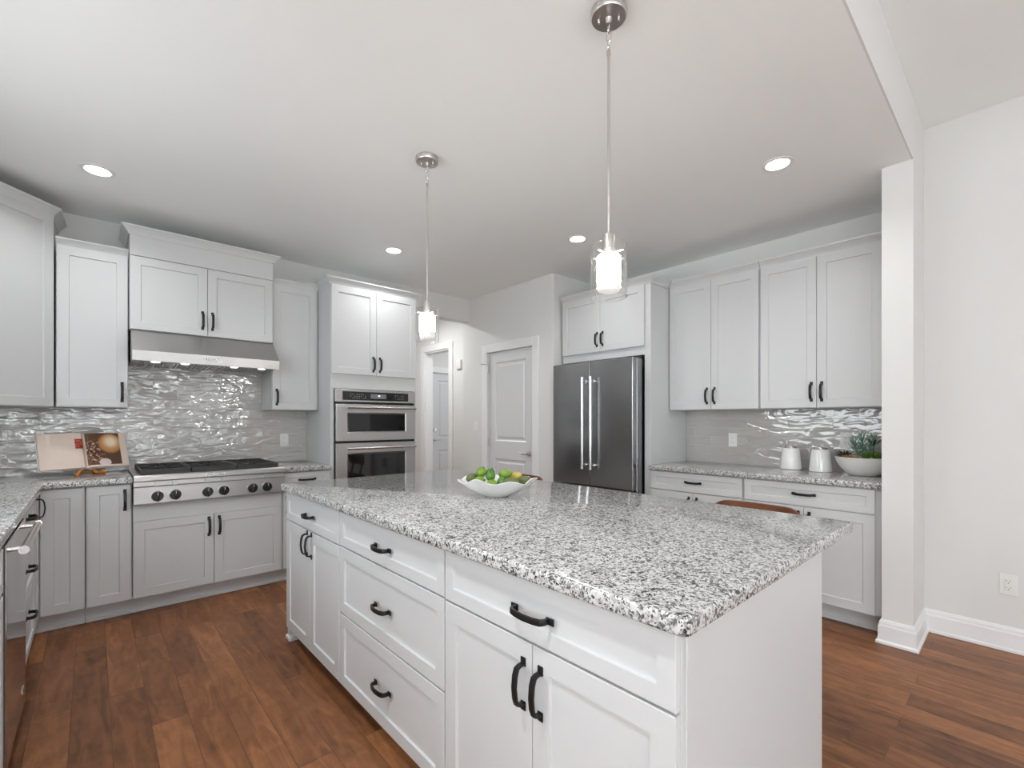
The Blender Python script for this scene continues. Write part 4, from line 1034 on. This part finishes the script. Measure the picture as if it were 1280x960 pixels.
fruit('lime', 'lime', -0.082, -0.048, 0.082, 0.020, 0.027, 'lime_skin', 'green lime lying low at the left front rim of the bowl', (0.1, 1.45, -0.75))
fruit('lime', 'lime', -0.030, -0.028, 0.101, 0.0235, 0.026, 'lime_dark', 'deep green lime right of the topmost lime', (0.4, -0.4, 0))
fruit('lime', 'lime', -0.036, 0.040, 0.108, 0.0235, 0.026, 'lime_dark', 'dark lime mostly hidden behind the two upper limes', (0.2, 0.4, 0))
fruit('lime', 'lime', -0.022, -0.068, 0.070, 0.020, 0.026, 'lime_skin', 'yellow-green lime low at the middle front of the bowl', (0.1, 1.45, -0.75))
fruit('lime', 'lime', 0.022, -0.040, 0.074, 0.020, 0.027, 'lime_dark', 'dark green lime tucked under the big lime at the centre', (0.2, 0.3, 0.3))
fruit('lime', 'lime', 0.040, 0.0, 0.108, 0.0235, 0.033, 'lime_skin', 'large green lime on top at the right of the bowl centre', (0.1, 1.45, -0.75))
fruit('avocado', 'avocado', -0.122, 0.0, 0.090, 0.022, 0.030, 'avocado_skin', 'dull green avocado at the far left of the bowl', (0.3, 1.2, -0.4), pear=0.3)
fruit('avocado', 'avocado', 0.070, -0.058, 0.078, 0.022, 0.040, 'avocado_skin', 'grey-green avocado at the front right of the bowl', (0.1, 1.40, -0.75), pear=0.3)
fruit('avocado', 'avocado', 0.132, -0.018, 0.080, 0.022, 0.034, 'avocado_skin', 'dark avocado at the right end of the bowl', (0.4, 1.2, -0.9), pear=0.3)
fruit('lemon', 'lemon', 0.094, 0.030, 0.093, 0.021, 0.030, 'lemon_skin', 'yellow lemon half hidden between the avocados', (0.2, 1.3, -0.7), tip=True)

# ------------------------------------------------------------------ canisters and planter
def canister(x, y, label):
    e = empty('canister', (x, y, ZT), 0, label, 'canister', 'white canisters on the right counter')
    obj('jar', lathe(bmesh.new(), [(0, 0), (0.067, 0), (0.072, 0.004), (0.0725, 0.012), (0.066, 0.08), (0.058, 0.145), (0.053, 0.157), (0.046, 0.161), (0, 0.161)], 48), 'ceramic', e, smooth=True)
    l = obj('lid', lathe(bmesh.new(), [(0, 0.161), (0.043, 0.161), (0.044, 0.168), (0.040, 0.174), (0.020, 0.176), (0, 0.176)], 40), 'nickel', e, smooth=True)
canister(3.965, 1.205, 'white ceramic canister with a metal lid, the left one beside the backsplash')
canister(3.925, 1.000, 'white ceramic canister with a metal lid, the right one nearer the planter')
PXc, PYc = 3.86, 0.735
e = empty('planter', (PXc, PYc, ZT), 0, 'white bowl planter of mixed succulents at the right end of the counter', 'planter')
obj('bowl', lathe(bmesh.new(), [(0, 0), (0.075, 0), (0.085, 0.004), (0.125, 0.045), (0.150, 0.090), (0.158, 0.118), (0.160, 0.124), (0.154, 0.124), (0.145, 0.092), (0.120, 0.050), (0, 0.02)], 56), 'planter_ceramic', e, smooth=True)
obj('soil', lathe(bmesh.new(), [(0, 0.108), (0.10, 0.106), (0.149, 0.100), (0.140, 0.094), (0, 0.09)], 40), 'soil', e)
def leaf(bm, base, d, L, w_, curl=0.15, th=0.25):
    d = Vector(d).normalized(); s = d.cross(Vector((0, 0, 1)))
    s = s.normalized() if s.length > 1e-3 else Vector((1, 0, 0)); u = s.cross(d).normalized(); B0 = Vector(base); rows = []
    for i, (t, k) in enumerate(((0, 0.45), (0.25, 0.9), (0.5, 1.0), (0.75, 0.7), (0.93, 0.25))):
        c = B0 + d*(L*t) + Vector((0, 0, 1))*curl*L*t*t
        rows.append([bm.verts.new(c+s*w_*k*math.cos(a)+u*w_*th*k*math.sin(a)) for a in (0, PI/3, 2*PI/3, PI, 4*PI/3, 5*PI/3)])
    for p, q in zip(rows, rows[1:]):
        for k in range(6): l = (k+1) % 6; bm.faces.new((p[k], p[l], q[l], q[k]))
    tip = bm.verts.new(B0+d*L+Vector((0, 0, 1))*curl*L)
    for k in range(6): bm.faces.new((rows[-1][k], rows[-1][(k+1) % 6], tip))
    bm.faces.new(rows[0][::-1])
def stalk_plant(name, mat, stalks, L, w_, n, parent):
    bm = bmesh.new()
    for (x, y, h, lx, ly) in stalks:
        tube(bm, [(x, y, 0.10), (x+lx*0.5, y+ly*0.5, 0.10+h*0.5), (x+lx, y+ly, 0.10+h)], [0.004, 0.0035, 0.002], 6)
        for i in range(n):
            t = 0.12+0.88*i/(n-1); a = i*2.4+x*90
            up = 0.45+1.0*t
            leaf(bm, (x+lx*t, y+ly*t, 0.10+h*t), (math.cos(a), math.sin(a), up), L*(1.1-0.45*t), w_, 0.25)
    return obj(name, bm, mat, parent, smooth='all')
stalk_plant('spiky_succulent', 'succulent_green', [(0.0, 0.0, 0.155, 0.0, 0.008), (0.012, -0.02, 0.145, 0.012, -0.03), (-0.01, 0.02, 0.12, -0.01, 0.03)], 0.088, 0.0027, 44, e)
bm = bmesh.new()
for i in range(26):
    a = i*2.4; el = 0.15+0.04*i
    leaf(bm, (0.0, 0.105, 0.115), (math.cos(a)*1.0, math.sin(a)*1.0+0.15, el), 0.085-0.001*i, 0.006, 0.1)
obj('dark_rosette', bm, 'succulent_dark', e, smooth='all')
bm = bmesh.new()
for cx, cy2 in ((-0.03, -0.075), (0.05, -0.085), (-0.06, -0.03), (0.02, -0.11)):
    for i in range(16):
        a = i*2.4; leaf(bm, (cx, cy2, 0.112), (math.cos(a), math.sin(a), 0.5+0.07*i), 0.055, 0.010, 0.1)
obj('green_rosette', bm, 'leaf_green', e, smooth='all')
bm = bmesh.new()
for cx, cy2 in ((-0.08, 0.06), (-0.10, 0.02), (-0.05, 0.09)):
    for i in range(14):
        a = i*2.4; leaf(bm, (cx, cy2, 0.108), (math.cos(a), math.sin(a), 0.4+0.07*i), 0.035, 0.009, 0.1)
obj('rust_rosette', bm, 'leaf_rust', e, smooth='all')
bm = bmesh.new()
for i in range(9):
    a = i*2.4; leaf(bm, (0.03, -0.05, 0.20), (math.cos(a), math.sin(a)-0.2, 1.0), 0.07, 0.006, 0.0)
tube(bm, [(0.03, -0.05, 0.10), (0.03, -0.05, 0.205)], 0.004, 6)
obj('dark_sprig', bm, 'succulent_dark', e, smooth='all')
